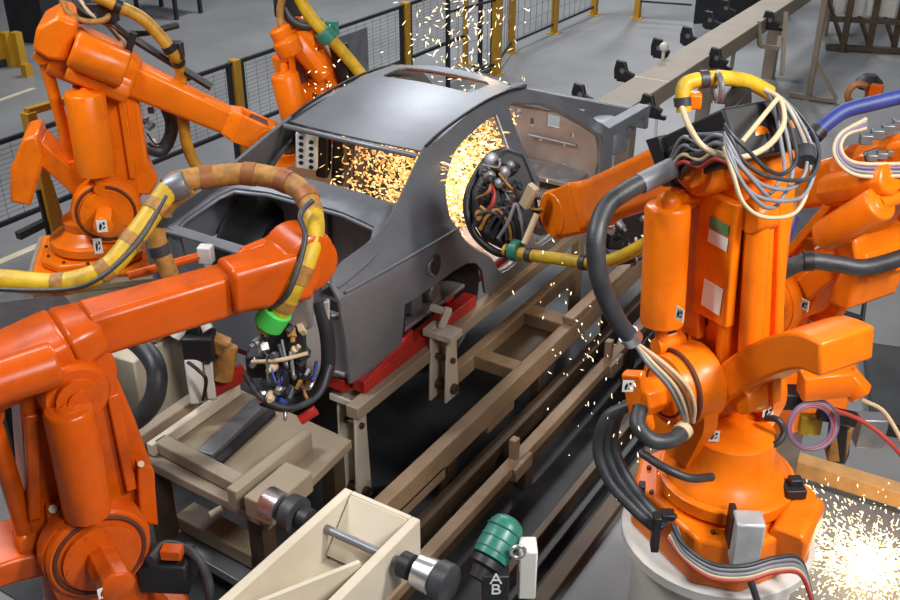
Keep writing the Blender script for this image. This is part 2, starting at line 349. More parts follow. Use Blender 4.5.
def sticker(root, c, u, v, n, w, h, glyph=True):
    c, u, v, n = V(c), V(u).normalized(), V(v).normalized(), V(n).normalized()
    q = MB(); q.prism([c+u*(a*w/2)+v*(b*h/2) for a, b in ((-1, -1), (1, -1), (1, 1), (-1, 1))], n*.003)
    st = tag(q.build('sticker', 'label_white', root), 'white sticker')
    st_m = root
    if glyph:
        g = MB(); c2 = c+n*.0032
        g.prism([c2+u*(a*w)+v*(b*h) for a, b in ((-.3, -.3), (-.12, -.3), (.02, .06), (-.1, .32), (-.28, .05))], n*.001)
        g.prism([c2+u*(a*w)+v*(b*h) for a, b in ((.08, .1), (.3, .1), (.3, .32), (.08, .32))], n*.001)
        g.prism([c2+u*(a*w)+v*(b*h) for a, b in ((.06, -.28), (.3, -.12), (.26, -.02), (.02, -.16))], n*.001)
        go = g.build('symbol', 'black', root)
        mw = go.matrix_basis.copy(); go.parent = st; go.matrix_basis = mw
    return st

def make_robot(R, label, A2, A3, W, z_base, z_ring, paint='orange', cyl=None, rod=None, lever=None, weight=None, arm_w=.30, ring_r=.33,
               tube=(.19, .22, .14, .17), house=None, motor=True, base=True, fork=.20, r_cyl=.115, t_cyl=.30, gear=True, lw=(.36, .26), gear_r=.20, elbow_motor=True, bs=1.0, dome=.15):
    root = thing('industrial_robot', label, 'robot', (R.B.x, R.B.y, z_base), R.ang, 'orange welding robots around the car')
    B = R.B
    if base:
        q = MB(); out = []
        for s_, t_ in ((.44, -.24), (.44, .24), (.26, .42), (-.28, .42), (-.46, .24), (-.46, -.24), (-.28, -.42), (.26, -.42)): out.append(R.w((s_*bs, z_base), t_*bs))
        q.prism(out, (0, 0, z_ring-.09-z_base)); bse = q.build('base', paint, root, bevel=.02)
        q = MB(); q.lathe(R.w((0, z_ring-.09)), (0, 0, 1), [(0, ring_r-.03), (.02, ring_r-.03), (.025, ring_r), (.085, ring_r), (.10, ring_r-.02)], 40); q.build('turntable_ring', paint, root)
        for k in range(8):
            a = k*PI/4+.3; c = B+V((math.cos(a)*(ring_r+.045), math.sin(a)*(ring_r+.045), z_ring-.09)); q2 = q if 0 else None
        for k in range(12):
            a = k*PI/6+.2; c = B+V((math.cos(a)*(ring_r+.04), math.sin(a)*(ring_r+.04), z_ring-.092)); q = MB(); q.cyl(c, c+V((0, 0, .018)), .012, n=6); q.build('bolt', 'groove', bse)
    # turning column: cone and two cheeks carrying the shoulder
    zc = max(.1, A2[1]-z_ring-.12)
    q = MB(); q.lathe(R.w((0, z_ring)), (0, 0, 1), [(0, ring_r-.02), (zc*.10, ring_r-.03), (zc*.25, ring_r-.075), (zc*.5, ring_r-.115), (zc*.95, .20), (zc, .18)], 40); q.build('turning_column', paint, root)
    rs = gear_r+.01
    for sg in (1, -1):
        q = MB(); c = circ2(A2, rs, 20, -.15, PI+.15)
        zl = z_ring+.25*(A2[1]-z_ring); pts = [(A2[0]+rs*.6, zl), (A2[0]+rs*.99, A2[1]-.03)] + c + [(A2[0]-rs*.99, A2[1]-.03), (A2[0]-rs*.6, zl)]
        t0 = .17 if sg > 0 else -.25
        q.prism([R.w(p, t0) for p in pts], R.l*.08); q.build('shoulder_cheek', paint, root, bevel=.012)
    if gear:
        q = MB(); q.lathe(R.w(A2, .25), R.l, [(0, gear_r), (.035, gear_r), (.045, gear_r-.01)], 40); sgear = q.build('shoulder_gear', paint, root)
        q = MB(); q.ring(R.w(A2, .292), R.l, gear_r*.86, .012); q.build('gear_groove', 'groove', sgear)
        q = MB(); q.lathe(R.w(A2, .29), R.l, [(0, gear_r*.74), (.03, gear_r*.74), (.035, gear_r*.62)], 30)
        for k in range(10):
            a = k*PI/5; c = R.w((A2[0]+gear_r*.64*math.cos(a), A2[1]+gear_r*.64*math.sin(a)), .315); q.cyl(c, c+R.l*.012, .011, n=6)
        q.build('gear_cover', paint, sgear)
        if motor:
            q = MB(); q.lathe(R.w((A2[0]+.0, A2[1]-.0), .32), R.l, [(0, .075), (.20, .075), (.205, .065)], 8)
            mo = q.build('shoulder_motor', paint, root, bevel=.006)
    # lower arm
    q = MB(); n0 = side_off(A2, A3, lw[0]/2); n1 = side_off(A2, A3, lw[1]/2); b0 = lerp(A2, A3, -.02); b1 = lerp(A2, A3, .92)
    prof = [(b0[0]+n0[0], b0[1]+n0[1]), (b0[0]-n0[0], b0[1]-n0[1])]
    e0, e1 = (b1[0]-n1[0], b1[1]-n1[1]), (b1[0]+n1[0], b1[1]+n1[1])
    a_dir = math.atan2(A3[1]-A2[1], A3[0]-A2[0])
    cap = circ2(A3, lw[1]/2+.01, 12, a_dir-PI/2, a_dir+PI/2)
    q.prism([R.w(p, -.10) for p in prof+[e0]+cap+[e1]], R.l*.20); la = q.build('lower_arm', paint, root, bevel=.018)
    for sg in (1, -1):       # raised flanges along the arm
        q = MB(); o0 = side_off(A2, A3, sg*(lw[0]/2-.03)); o1 = side_off(A2, A3, sg*(lw[1]/2-.03)); p0 = lerp(A2, A3, .2); p1 = lerp(A2, A3, .88)
        q.beam(R.w((p0[0]+o0[0], p0[1]+o0[1]), .105), R.w((p1[0]+o1[0], p1[1]+o1[1]), .105), .05, .05, upv=R.l); q.build('arm_flange', paint, la, bevel=.008)
    for k, r_ in ((.35, .028), (.52, .02), (.68, .028)):
        c = R.w(lerp(A2, A3, k), .0985); q = MB(); q.cyl(c, c+R.l*.004, r_, n=14); q.build('arm_bore', 'groove', la)
    # elbow
    q = MB(); q.lathe(R.w(A3, -.22), R.l, [(0, .12), (.02, .135), (.42, .135), (.44, .12)], 28); q.build('elbow_joint', paint, root)
    q = MB(); q.lathe(R.w(A3, .22), R.l, [(0, .09), (.03, .09), (.035, .05), (.05, .05)], 20); q.build('elbow_cap', paint, root)
    # balancing cylinders
    for sg in (1, -1):
        c0, c1 = cyl[0], cyl[1]; t = t_cyl*sg
        ax = R.w(c0, t)-R.w(c1, t); L = ax.length
        q = MB(); q.lathe(R.w(c1, t), ax, [(-.01, r_cyl*.8), (0, r_cyl*.97), (.03, r_cyl), (L-.012, r_cyl), (L, r_cyl*.93), (L+.002, r_cyl*.9)], 28)
        cy = q.build('balancing_cylinder', paint, root)
        q = MB(); q.lathe(R.w(c0, t), ax, [(0, r_cyl*.55), (.04*dome, r_cyl*.5), (.06*dome, r_cyl*.36), (.075*dome, r_cyl*.2)], 18)
        q.cyl(R.w(c0, t)+ax.normalized()*(.03*dome-.02*(1-dome)), R.w(c0, sg*.12)+ax.normalized()*.01, .035, n=12); q.build('cylinder_trunnion', paint, cy)
        q = MB(); q.cyl(R.w(c1, t), R.w(c1, t)-ax.normalized()*.12, .03, n=12); q.cyl(R.w(c1, t)-ax.normalized()*.12+R.l*(-.12*sg), R.w(c1, t)-ax.normalized()*.12+R.l*.03*sg, .04, n=12); q.build('cylinder_rod', paint, cy)
    # lever, counterweight and parallel rod
    if lever:
        q = MB(); tops = []; bots = []
        L = spline([V((p[0], p[1], 0)) for p, _ in lever], 6); wd = [w_ for _, w_ in lever]
        for i, p in enumerate(L):
            d = (L[min(i+1, len(L)-1)]-L[max(i-1, 0)]).normalized(); n = V((-d.y, d.x, 0)); f = i/(len(L)-1)*(len(wd)-1); k = min(int(f), len(wd)-2); w_ = wd[k]+(wd[k+1]-wd[k])*(f-k)
            tops.append((p.x+n.x*w_/2, p.y+n.y*w_/2)); bots.append((p.x-n.x*w_/2, p.y-n.y*w_/2))
        for (a, b), (c, d_) in zip(zip(tops, bots), list(zip(tops, bots))[1:]): pass
        q.prism([R.w(p, -.16) for p in tops+bots[::-1]], R.l*.30); q.build('lever_arm', paint, root, bevel=.015)
    if weight:
        q = MB(); q.prism([R.w(p, -.20) for p in weight], R.l*.40); q.build('counterweight', paint, root, bevel=.02)
    if rod:
        q = MB(); p0, p1, rr, tt = rod; q.cyl(R.w(p0, tt), R.w(p1, tt), rr, n=16); d = (R.w(p1, tt)-R.w(p0, tt)).normalized()
        for p in (p0, p1): q.lathe(R.w(p, tt)-R.l*.06, R.l, [(0, rr*1.2), (.01, rr*1.35), (.11, rr*1.35), (.12, rr*1.2)], 16)
        q.build('parallel_rod', paint, root)
    # upper arm
    dW = ((W[0]-A3[0]), (W[1]-A3[1])); Lw = math.hypot(*dW); ud = (dW[0]/Lw, dW[1]/Lw); un = (-ud[1], ud[0])
    ax = R.d*ud[0]+V((0, 0, ud[1])); nz = R.d*un[0]+V((0, 0, un[1]))
    hs = house or dict(back=.34, front=.28, h=.30, up=.02)
    q = MB(); a = R.w(A3)-ax*hs['back']+nz*hs['up']; b = R.w(A3)+ax*hs['front']+nz*hs['up']
    q.beam(a, a+(b-a)*.75, .34, hs['h'], upv=nz, cut=.3); q.beam(a+(b-a)*.75, b, .34, hs['h'], .26, hs['h']*.75, upv=nz, cut=.3); q.build('elbow_housing', paint, root, bevel=.02)
    km = hs['h']/.36
    for dt in (-.09, .09):
        q = MB(); q.lathe(a+R.l*dt+ax*.02, -ax, [(0, .085*km), (.03, .085*km), (.05, .075*km), (.12, .07*km), (.13, .05*km)], 16); q.build('wrist_motor', paint, root)
    if elbow_motor:
      q = MB(); c0 = R.w(A3, .235)-ax*(hs['back']*.6)+nz*(hs['up']-.04); c1 = c0+ax*.42
      q.lathe(c0, ax, [(0, .075), (.02, .09), (.40, .09), (.42, .08)], 8); q.build('elbow_motor', paint, root, bevel=.008)
    w0, h0, w1, h1 = tube; e = R.w(W)-ax*(fork+.10)
    q = MB(); q.beam(b-ax*.04, e, w0, h0, w1, h1, upv=nz, cut=.22); q.build('upper_arm', paint, root, bevel=.012)
    # fork and wrist
    q = MB()
    q.beam(e-ax*.02, e+ax*.07, w1, h1, .24, h1*1.15, upv=nz, cut=.15)
    for sg in (1, -1):
        q.beam(e+ax*.06+R.l*(.095*sg), R.w(W)+ax*.02+R.l*(.095*sg), .05, h1*1.15, .05, h1*1.05, upv=nz, cut=.1)
    q.build('wrist_fork', paint, root, bevel=.012)
    q = MB(); q.lathe(R.w(W, -.125), R.l, [(0, h1*.5), (.02, h1*.58), (.23, h1*.58), (.25, h1*.5)], 28); q.build('wrist_joint', paint, root)
    q = MB(); q.beam(R.w(W)-ax*.06, R.w(W)+ax*.16, .13, .14, .12, .12, upv=nz, cut=.25); q.lathe(R.w(W)+ax*.15, ax, [(0, .07), (.03, .07), (.035, .06), (.06, .06)], 20); q.build('wrist_head', paint, root, bevel=.01)
    R.root, R.ax, R.nz, R.A2, R.A3, R.W = root, ax, nz, A2, A3, W
    return root
def hose(R, pts, r, m, name='hose', n=12, bands=None, bm_='black', k=8, br=1.18):
    q = MB(); q.tube(pts, r, n=n, k=k); h = q.build(name, m, R.root, ang=70)
    if bands:
        sp = spline(pts, k)
        for f in bands:
            i = min(len(sp)-2, int(f*(len(sp)-1))); d = (sp[i+1]-sp[i]).normalized()
            q = MB(); q.cyl(sp[i]-d*r*.55, sp[i]+d*r*.55, r*br, n=14); o = q.build('hose_clip', bm_, h)
    return h
def pxs(lst, d=None): return [atd(a, b, c) for a, b, c in lst]

# ---- robot one: right foreground
R1 = Robot((-1.0, 4.1), 150, 1)
A2 = R1.at(716, 392); A3 = R1.at(733, 158); W = R1.at(570, 211)
cyl = (R1.at(668, 205, .30), R1.at(662, 322, .30))
lev = [(R1.at(708, 414, .0), .10), (R1.at(730, 390, 0), .15), (R1.at(757, 368, 0), .16), (R1.at(790, 350, 0), .16), (R1.at(820, 343, 0), .16), (R1.at(846, 352, 0), .15)]
make_robot(R1, 'orange robot at right front on a white pedestal, black cable box on its arm', A2, A3, W, .92, 1.28, 'orange', cyl, (R1.at(758, 215, .05), R1.at(748, 396, .05), .055, .05), lev, None, r_cyl=.100, tube=(.27, .27, .23, .24),
           house=dict(back=.20, front=.26, h=.30, up=.03), gear=False, lw=(.34, .30), elbow_motor=False, bs=.88, dome=.8)
root1 = R1.root
# front foot of the base, grey junction box, black plug, brackets
bz = .86
q = MB(); q.beam(atd(786, 548, 4.72), atd(806, 508, 4.92), .17, .20, upv=(0, 0, 1), cut=.3); q.build('base_foot', 'orange', root1, bevel=.015)
q = MB(); c = atd(746, 538, 4.62); q.box(c, (.13, .11, .24), rz=.5); jb = q.build('junction_box', 'galvanised', root1, bevel=.012)
q = MB(); q.box(c+V((-.075, .02, .02)), (.03, .11, .18), rz=.5); q.build('junction_backplate', 'black', root1, bevel=.004)
q = MB(); c = atd(793, 489, 4.85); q.box(c, (.10, .10, .05), rz=.6); q.box(c+V((.0, .01, .04)), (.06, .05, .04), rz=.6); q.build('connector_plug', 'black', root1, bevel=.006)
q = MB(); c = atd(656, 532, 4.72); q.box(c, (.035, .06, .20), rz=.5); q.box(c+V((.03, .05, .08)), (.06, .06, .03), rz=.5); q.build('cable_bracket', 'black', root1, bevel=.005)
q = MB(); c = atd(641, 497, 4.9); q.box(c, (.03, .05, .16), rz=.4); q.build('cable_bracket', 'black', root1, bevel=.005)
# gear housing with dark bearing rings at the near shoulder
q = MB(); g0 = R1.at(672, 388, .30); q.lathe(R1.w(g0, .14), R1.l, [(0, .19), (.12, .19), (.15, .17), (.20, .165), (.21, .12)], 32); q.build('shoulder_gear', 'orange', root1)
q = MB(); q.ring(R1.w(g0, .285), R1.l, .18, .011); q.ring(R1.w(g0, .345), R1.l, .125, .008); q.build('gear_groove', 'groove', root1)
q = MB(); q.lathe(R1.w((g0[0]+.02, g0[1]-.02), .33), R1.l, [(0, .085), (.14, .085), (.15, .07)], 8); q.build('shoulder_motor', 'orange', root1, bevel=.008)
q = MB(); q.beam(atd(633, 372, 4.65), atd(644, 430, 4.75), .06, .10, cut=.2); q.build('motor_flange', 'orange', root1, bevel=.01)
# ribbed channel of the lower arm
q = MB(); q.beam(R1.px(760, 190, -.02), R1.px(752, 405, -.02), .10, .16, upv=R1.d, cut=.15); q.beam(R1.px(775, 195, -.06), R1.px(768, 400, -.06), .05, .12, upv=R1.d); q.build('lower_arm_rib', 'orange', root1, bevel=.012)
q = MB(); q.beam(R1.px(697, 188, .12), R1.px(694, 335, .12), .05, .11, upv=R1.d); q.lathe(R1.px(690, 196, .14)-R1.l*.04, R1.l, [(0, .06), (.12, .06)], 16); q.build('cylinder_bracket', 'orange', root1, bevel=.01)
# labels on the arm: green-and-white plate, white paper, warning stickers
def arm_plate(px, py, t, w, h, m, nm, lab=None):
    c = R1.px(px, py, t); axl = (R1.w(R1.A3)-R1.w(R1.A2)).normalized(); u = R1.d; v = (axl-u*axl.dot(u)).normalized()
    q = MB(); q.prism([c+u*(a*w/2)+v*(b*h/2) for a, b in ((-1, -1), (1, -1), (1, 1), (-1, 1))], R1.l*.003); o = q.build(nm, m, root1)
    if lab: o['label'] = lab
q = MB(); c1_, c2_ = R1.px(719, 218, .128), R1.px(712, 318, .128)
q.beam(c1_+V((0, 0, .1)), c2_, .05, .23, upv=R1.d); q.build('cover_plate', 'orange', root1, bevel=.008)
arm_plate(719, 226, .157, .12, .05, 'label_green', 'rating_plate', 'green and white plate')
arm_plate(718, 240, .157, .12, .06, 'label_white', 'rating_plate', 'white lower half of the plate')
arm_plate(712, 297, .157, .12, .13, 'label_white', 'paper_label', 'white paper label')
sticker(root1, atd(680, 314, 4.42), R1.d*-1, (0, 0, 1), R1.l, .05, .06)
for px, py, d in ((714, 436, 4.76), (768, 412, 4.88), (628, 386, 4.6)):
    sticker(root1, atd(px, py, d), rt, (0, 0, 1), -fh+V((0, 0, .2)), .05, .06)
# black cable box over the upper arm
c = R1.px(692, 160, .20); q = MB()
bx = [R1.px(650, 142, .24), R1.px(668, 188, .24), R1.px(742, 160, .24), R1.px(722, 108, .24)]
q.prism(bx, R1.l*-.34); q.build('cable_box', 'black', root1, bevel=.012)
q = MB(); q.prism([R1.px(645, 140, .26), R1.px(662, 187, .26), R1.px(672, 187, .26), R1.px(658, 136, .26)], R1.l*-.42); q.build('box_end_plate', 'black', root1, bevel=.006)
q = MB()
for i in range(4):
    a = R1.px(672+3*i, 150+9*i, .25); b = R1.px(728, 134+6*i, .25); m1 = R1.px(690, 138+9*i, .29); m2 = R1.px(710, 136+8*i, .29)
    q.tube([a, m1, m2, b], .016, n=8)
q.build('box_cables', 'rubber', root1, ang=70)
for i, (mt, dy) in enumerate((('grey_cable', 0), ('cream_cable', 9), ('red_cable', 16), ('grey_cable', -8))):
    hose(R1, [R1.px(668, 170+dy*.4, .28), R1.px(682, 146+dy, .30), R1.px(700, 151+dy, .30), R1.px(715, 143+dy, .31), R1.px(735, 150+dy, .31)], .009, mt, 'signal_cable', 8)
# yellow hose on top, black clamp, and the cable bundle looping down behind the elbow
hose(R1, pxs([(684, 112, 4.62), (683, 92, 4.6), (690, 82, 4.6), (720, 78, 4.62), (748, 82, 4.7), (770, 93, 4.75)]), .035, 'hose_yellow', bands=[.12, .5], bm_='rubber')
q = MB(); q.ring(atd(718, 88, 4.6), rt+up*.1, .06, .014); q.beam(atd(718, 105, 4.6), atd(715, 125, 4.6), .06, .05); q.build('hose_clamp', 'grey_metal', root1)
q = MB(); q.box(atd(690, 100, 4.62), (.10, .07, .07), rz=.4); q.build('hose_mount', 'orange', root1, bevel=.01)
q = MB(); q.beam(atd(722, 118, 4.6), atd(742, 95, 4.7), .10, .10, cut=.2); q.build('hose_bracket', 'black', root1, bevel=.008)
hose(R1, pxs([(682, 108, 4.00), (690, 128, 3.92), (705, 148, 3.90), (735, 158, 3.90), (765, 148, 3.95), (783, 125, 4.05), (780, 100, 4.10), (765, 90, 4.15)]), .012, 'cream_cable', 'looped_cable', 8)
for i, (dx, dy, mt) in enumerate(((0, 0, 'grey_cable'), (8, 10, 'grey_cable'), (-14, 16, 'grey_cable'), (12, -8, 'rubber'), (4, 24, 'cream_cable'), (-10, -14, 'rubber'), (-22, 6, 'grey_cable'))):
    hose(R1, pxs([(766, 90, 4.15), (785+dx*.5, 105, 4.12), (803+dx, 140+dy*.4, 4.10), (806+dx, 168+dy*.5, 4.05), (792+dx, 188+dy, 4.00), (765, 186+dy*1.3, 3.90), (745-dx*.3, 170+dy*1.4, 3.85), (733, 150+dy, 3.83), (724, 132+dy*.6, 3.84)]), .0085, mt, 'looped_cable', 8)
hose(R1, pxs([(778, 98, 4.10), (760, 120, 4.00), (742, 142, 3.92)]), .010, 'cream_cable', 'looped_cable', 8)
q = MB(); q.cyl(atd(805, 150, 4.10), atd(806, 162, 4.06), .040, n=14); q.build('cable_wrap', 'rubber', root1)
# dark hose from the wrist, down the front, splitting into thin cables
hose(R1, pxs([(652, 178, 4.35), (628, 190, 4.3), (606, 208, 4.25), (596, 240, 4.2), (600, 280, 4.25), (616, 318, 4.35), (633, 340, 4.42)]), .040, 'rubber', bands=[.985], bm_='chrome')
hose(R1, pxs([(672, 168, 4.4), (652, 178, 4.35), (640, 184, 4.33)]), .046, 'grey_cable', 'hose_sleeve')
for dx, mt in ((0, 'cream_cable'), (5, 'rust'), (-5, 'grey_cable'), (10, 'cream_cable')):
    hose(R1, pxs([(634, 342, 4.42), (652+dx, 362, 4.40), (674+dx*1.2, 385, 4.42), (684+dx, 405, 4.5), (688+dx*.5, 422, 4.6)]), .011, mt, 'thin_cable', 8)
hose(R1, pxs([(640, 408, 4.6), (638, 425, 4.55), (652, 440, 4.52), (672, 440, 4.55), (686, 428, 4.62)]), .036, 'rubber', bands=[.95], bm_='cream_cable')
hose(R1, pxs([(640, 452, 4.7), (665, 468, 4.62), (690, 478, 4.62), (712, 477, 4.7)]), .020, 'rubber')
for dx, dy in ((0, 0), (8, -4), (15, -8)):
    hose(R1, pxs([(632+dx, 405+dy, 4.75), (606+dx, 418+dy, 4.8), (598+dx, 450+dy, 4.85), (610+dx, 482+dy, 4.85), (635+dx*.6, 510+dy, 4.8), (658+dx*.5, 530+dy*.4, 4.75)]), .027, 'rubber')
for dx, dy, mt in ((0, 0, 'red_cable'), (4, -6, 'grey_cable'), (8, -11, 'grey_cable'), (2, -3, 'cream_cable'), (5, -14, 'rubber')):
    hose(R1, pxs([(668+dx, 538+dy, 4.68), (685, 560+dy, 4.6), (712, 578+dy, 4.55), (745, 580+dy, 4.52), (775, 572+dy, 4.55), (800, 574+dy, 4.6), (812, 600, 4.65)]), .011, mt, 'ground_cable', 8)
hose(R1, pxs([(745, 570, 4.56), (752, 585, 4.55), (760, 610, 4.6)]), .016, 'rubber', 'ground_cable')
hose(R1, pxs([(766, 418, 4.85), (778, 420, 4.8), (784, 432, 4.8), (776, 444, 4.8), (764, 440, 4.85)]), .016, 'rubber', 'handle_hose')

# welding gun head of robot one, in the rear door opening
def gun_ring(root, c, n, u, R_, r_, m='black', a0=.0, a1=2*PI, nm='gun_frame', sy=1.25):
    c, n, u = V(c), V(n).normalized(), V(u); u = (u-n*u.dot(n)).normalized(); v = n.cross(u); pts = []
    for i in range(37):
        a = a0+(a1-a0)*i/36; pts.append(c+u*(R_*sy*math.cos(a))+v*(R_*math.sin(a)))
    q = MB(); q.tube(pts, r_, n=10, smooth=False); return q.build(nm, m, root)
def clutter(root, c, n, u, rad, seed, mats, cnt=14, sy=1.2, depth=.1):
    rng = random.Random(seed); c, n, u = V(c), V(n).normalized(), V(u); u = (u-n*u.dot(n)).normalized(); v = n.cross(u)
    for i in range(cnt):
        a = rng.uniform(0, 2*PI); r_ = rad*math.sqrt(rng.random())*.85
        p = c+u*(r_*sy*math.cos(a))+v*(r_*math.sin(a))+n*rng.uniform(0, depth)
        m = mats[i % len(mats)]; q = MB(); k = rng.random()
        if k < .4:
            q.box(p, (rng.uniform(.02, .07), rng.uniform(.02, .06), rng.uniform(.02, .07)), rot=Euler((rng.uniform(0, 1), rng.uniform(0, 1), rng.uniform(0, 3))).to_matrix()); q.build('gun_fitting', m, root, bevel=.004)
        elif k < .7:
            d = (n*rng.uniform(.2, 1)+u*rng.uniform(-.6, .6)+v*rng.uniform(-.6, .6)).normalized(); q.lathe(p, d, [(0, .014), (.012, .022), (.05, .022), (.055, .012), (.075, .012)], 12); q.build('gun_fitting', m, root)
        else:
            p2 = p+u*rng.uniform(-.16, .16)+v*rng.uniform(-.12, .12); mid = (p+p2)/2+n*rng.uniform(.05, .12)+V((0, 0, -.03)); q.tube([p, mid, p2], rng.uniform(.005, .010), n=6); q.build('gun_cable', m, root, ang=70)
nG = V((.75, -.6, .35)).normalized()
cG = atd(494, 196, 5.95)
gdir = (R1.w(W)-cG)
q = MB(); q.prism(pxs([(484, 160, 5.92), (500, 147, 5.92), (519, 154, 5.92), (530, 182, 5.92), (534, 210, 5.92), (524, 240, 5.92), (505, 251, 5.92), (482, 240, 5.92), (468, 216, 5.92), (467, 190, 5.92)]), nG*.10); q.build('gun_body', 'black', root1, bevel=.03)
q = MB(); q.tube(pxs([(505, 150, 5.9), (488, 158, 5.88), (470, 188, 5.86), (467, 212, 5.86), (476, 236, 5.86), (498, 253, 5.86), (516, 250, 5.84)]), .022, n=8); q.build('gun_frame', 'black', root1, ang=70)
for k in range(5):
    q = MB(); q.tube(pxs([(474+6*k, 226+3*k, 5.78), (480+7*k, 214+2*k, 5.72), (492+6*k, 212-2*k, 5.70), (503+5*k, 222+2*k, 5.74), (507+4*k, 240, 5.78)]), .011, n=7); q.build('gun_cable', ('rubber', 'hose_brown', 'rubber', 'black', 'grey_cable')[k], root1, ang=70)
clutter(root1, cG+nG*.10, nG, (0, 0, 1), .19, 3, ['black', 'grey_metal', 'rubber', 'rust', 'black', 'rubber', 'hose_brown'], 40, 1.35, .08)
q = MB()
for px, py, s_ in ((489, 160, 1), (502, 172, .8), (487, 176, .9), (496, 183, .7), (508, 165, .6)):
    q.lathe(atd(px, py, 5.82), nG, [(0, .035*s_), (.02, .042*s_), (.05, .042*s_), (.06, .02*s_)], 14)
q.build('gun_electrodes', 'grey_metal', root1)
hose(R1, pxs([(488, 182, 5.78), (494, 192, 5.74), (492, 205, 5.74), (484, 214, 5.8)]), .012, 'red_cable', 'gun_lead')
q = MB(); q.lathe(R1.w(W)+R1.ax*.18, R1.ax, [(0, .05), (.12, .045), (.14, .09), (.17, .09)], 20); q.beam(R1.w(W)+R1.ax*.33, cG+nG*.08, .10, .10, .16, .14, cut=.2); q.build('gun_mount', 'grey_metal', root1, bevel=.008)
q = MB(); q.cyl(atd(537, 214, 5.6), atd(524, 244, 5.6), .018, n=10); q.build('gun_strut', 'cream_cable', root1)
q = MB(); q.beam(atd(524, 206, 5.7), atd(534, 186, 5.6), .04, .06); q.build('gun_bracket', 'cream_cable', root1, bevel=.006)
hose(R1, pxs([(505, 250, 5.7), (530, 255, 5.6), (560, 259, 5.45), (592, 263, 5.3), (620, 257, 5.2), (652, 240, 5.05)]), .034, 'hose_yellow', bands=[.06, .22, .55], bm_='rubber')
q = MB(); q.cyl(atd(512, 251, 5.68), atd(520, 252, 5.64), .055, n=12); q.box(atd(516, 246, 5.66), (.05, .05, .06)); q.build('hose_coupling', 'green_motor', root1, bevel=.005)

# ---- robot two: upper left
R2 = Robot((-6.0, 4.5), 45, -1)
A2 = R2.at(106, 214, .3); A3 = R2.at(98, 66); W = R2.at(268, 137)
cyl = (R2.at(84, 92, .30), R2.at(97, 172, .30))
lev = [(R2.at(104, 205, 0), .16), (R2.at(78, 178, 0), .15), (R2.at(52, 155, 0), .14), (R2.at(36, 142, 0), .16)]
wgt = [R2.at(a, b, 0) for a, b in ((40, 126), (47, 150), (34, 196), (14, 192), (14, 160), (26, 130))]
make_robot(R2, 'orange robot at upper left reaching behind the rear pillar of the car', A2, A3, W, 1.0, 1.16, 'orange', cyl, (R2.at(43, 55, .05), R2.at(74, 166, .05), .042, .05), lev, wgt, r_cyl=.135, tube=(.22, .24, .17, .19),
           house=dict(back=.30, front=.26, h=.36, up=.02), ring_r=.31, fork=.22, lw=(.44, .34), gear_r=.235, bs=.8)
r2 = R2.root
q = MB(); q.prism([R2.px(a, b, .26) for a, b in ((36, 28), (58, 16), (78, 24), (66, 62), (48, 60), (32, 50))], R2.l*-.5); q.build('rear_motor_block', 'orange', r2, bevel=.025)
q = MB(); q.lathe(R2.px(72, 48, .32), R2.ax, [(0, .11), (.02, .13), (.34, .13), (.36, .12)], 10); q.build('axis_motor', 'orange', r2, bevel=.01)
q = MB(); q.box(R2.w((0, .985)), (.86, .80, .03), rz=R2.ang); q.build('base_flange', 'orange', r2, bevel=.01)
sticker(r2, R2.px(102, 226, .53), R2.d, (0, 0, 1), R2.l, .07, .09); sticker(r2, R2.px(98, 246, .31), R2.d, (0, 0, 1), R2.l, .06, .12)
q = MB(); q.cyl(R2.px(100, 18, .0), R2.px(211, 87, .0), .030, n=8); q.build('hose_rail', 'black', r2)
q = MB(); q.cyl(R2.px(132, 34, .0), R2.px(150, 32, -.1), .026, n=8); q.cyl(R2.px(150, 32, -.1), R2.px(178, 25, -.2), .026, n=8); q.beam(R2.px(128, 52, 0), R2.px(134, 32, 0), .06, .05); q.build('rail_bracket', 'black', r2, bevel=.005)
hose(R2, [R2.px(95, -4, .1), R2.px(118, 6, .1), R2.px(142, 18, .1), R2.px(160, 36, .1), R2.px(172, 52, .1), R2.px(180, 68, .0), R2.px(182, 100, -.1), R2.px(186, 140, -.1), R2.px(196, 165, -.1), R2.px(214, 178, -.05)], .043, 'hose_orange', bands=[.12, .42, .52, .7], bm_='black')
hose(R2, [R2.px(60, -6, .1), R2.px(68, 12, .12), R2.px(84, 21, .12), R2.px(104, 20, .1), R2.px(112, 10, .05)], .02, 'hose_brown', 'thin_cable')
for i in range(5):
    hose(R2, [R2.px(70+7*i, -5, .0), R2.px(84+7*i, 12+2*i, .05), R2.px(104+6*i, 22+3*i, .02), R2.px(120+4*i, 40, .0)], .014, ('rubber', 'cream_cable', 'rubber', 'grey_cable', 'rubber')[i], 'thin_cable', 8)
q = MB(); q.box(R2.px(98, 12, .0), (.25, .12, .14), rz=.5); q.build('hose_clamp', 'black', r2, bevel=.01)
q = MB(); q.box(R2.px(176, 50, .05), (.10, .08, .12), rz=.5); q.build('hose_clamp', 'black', r2, bevel=.01)
hose(R2, [R2.px(130, 92, -.25), R2.px(158, 96, -.3), R2.px(172, 125, -.3), R2.px(162, 150, -.28), R2.px(143, 146, -.25)], .05, 'rubber')
clutter(r2, R2.px(148, 125, -.3), R2.l, (0, 0, 1), .18, 5, ['black', 'grey_metal', 'rubber', 'white_paint'], 12)
q = MB(); q.prism([R2.px(a, b, .05) for a, b in ((108, 82), (136, 84), (147, 160), (158, 182), (150, 196), (112, 194))], R2.l*-.16); q.build('lower_arm_web', 'orange', r2, bevel=.02)
q = MB(); q.box(R2.w(R2.W)-R2.ax*.10+R2.nz*.075, (.14, .13, .05), rot=Matrix((R2.ax, R2.l, R2.nz)).transposed()); q.build('fork_shade_box', 'groove', r2)  # raised dark box, paints the shade inside the open fork
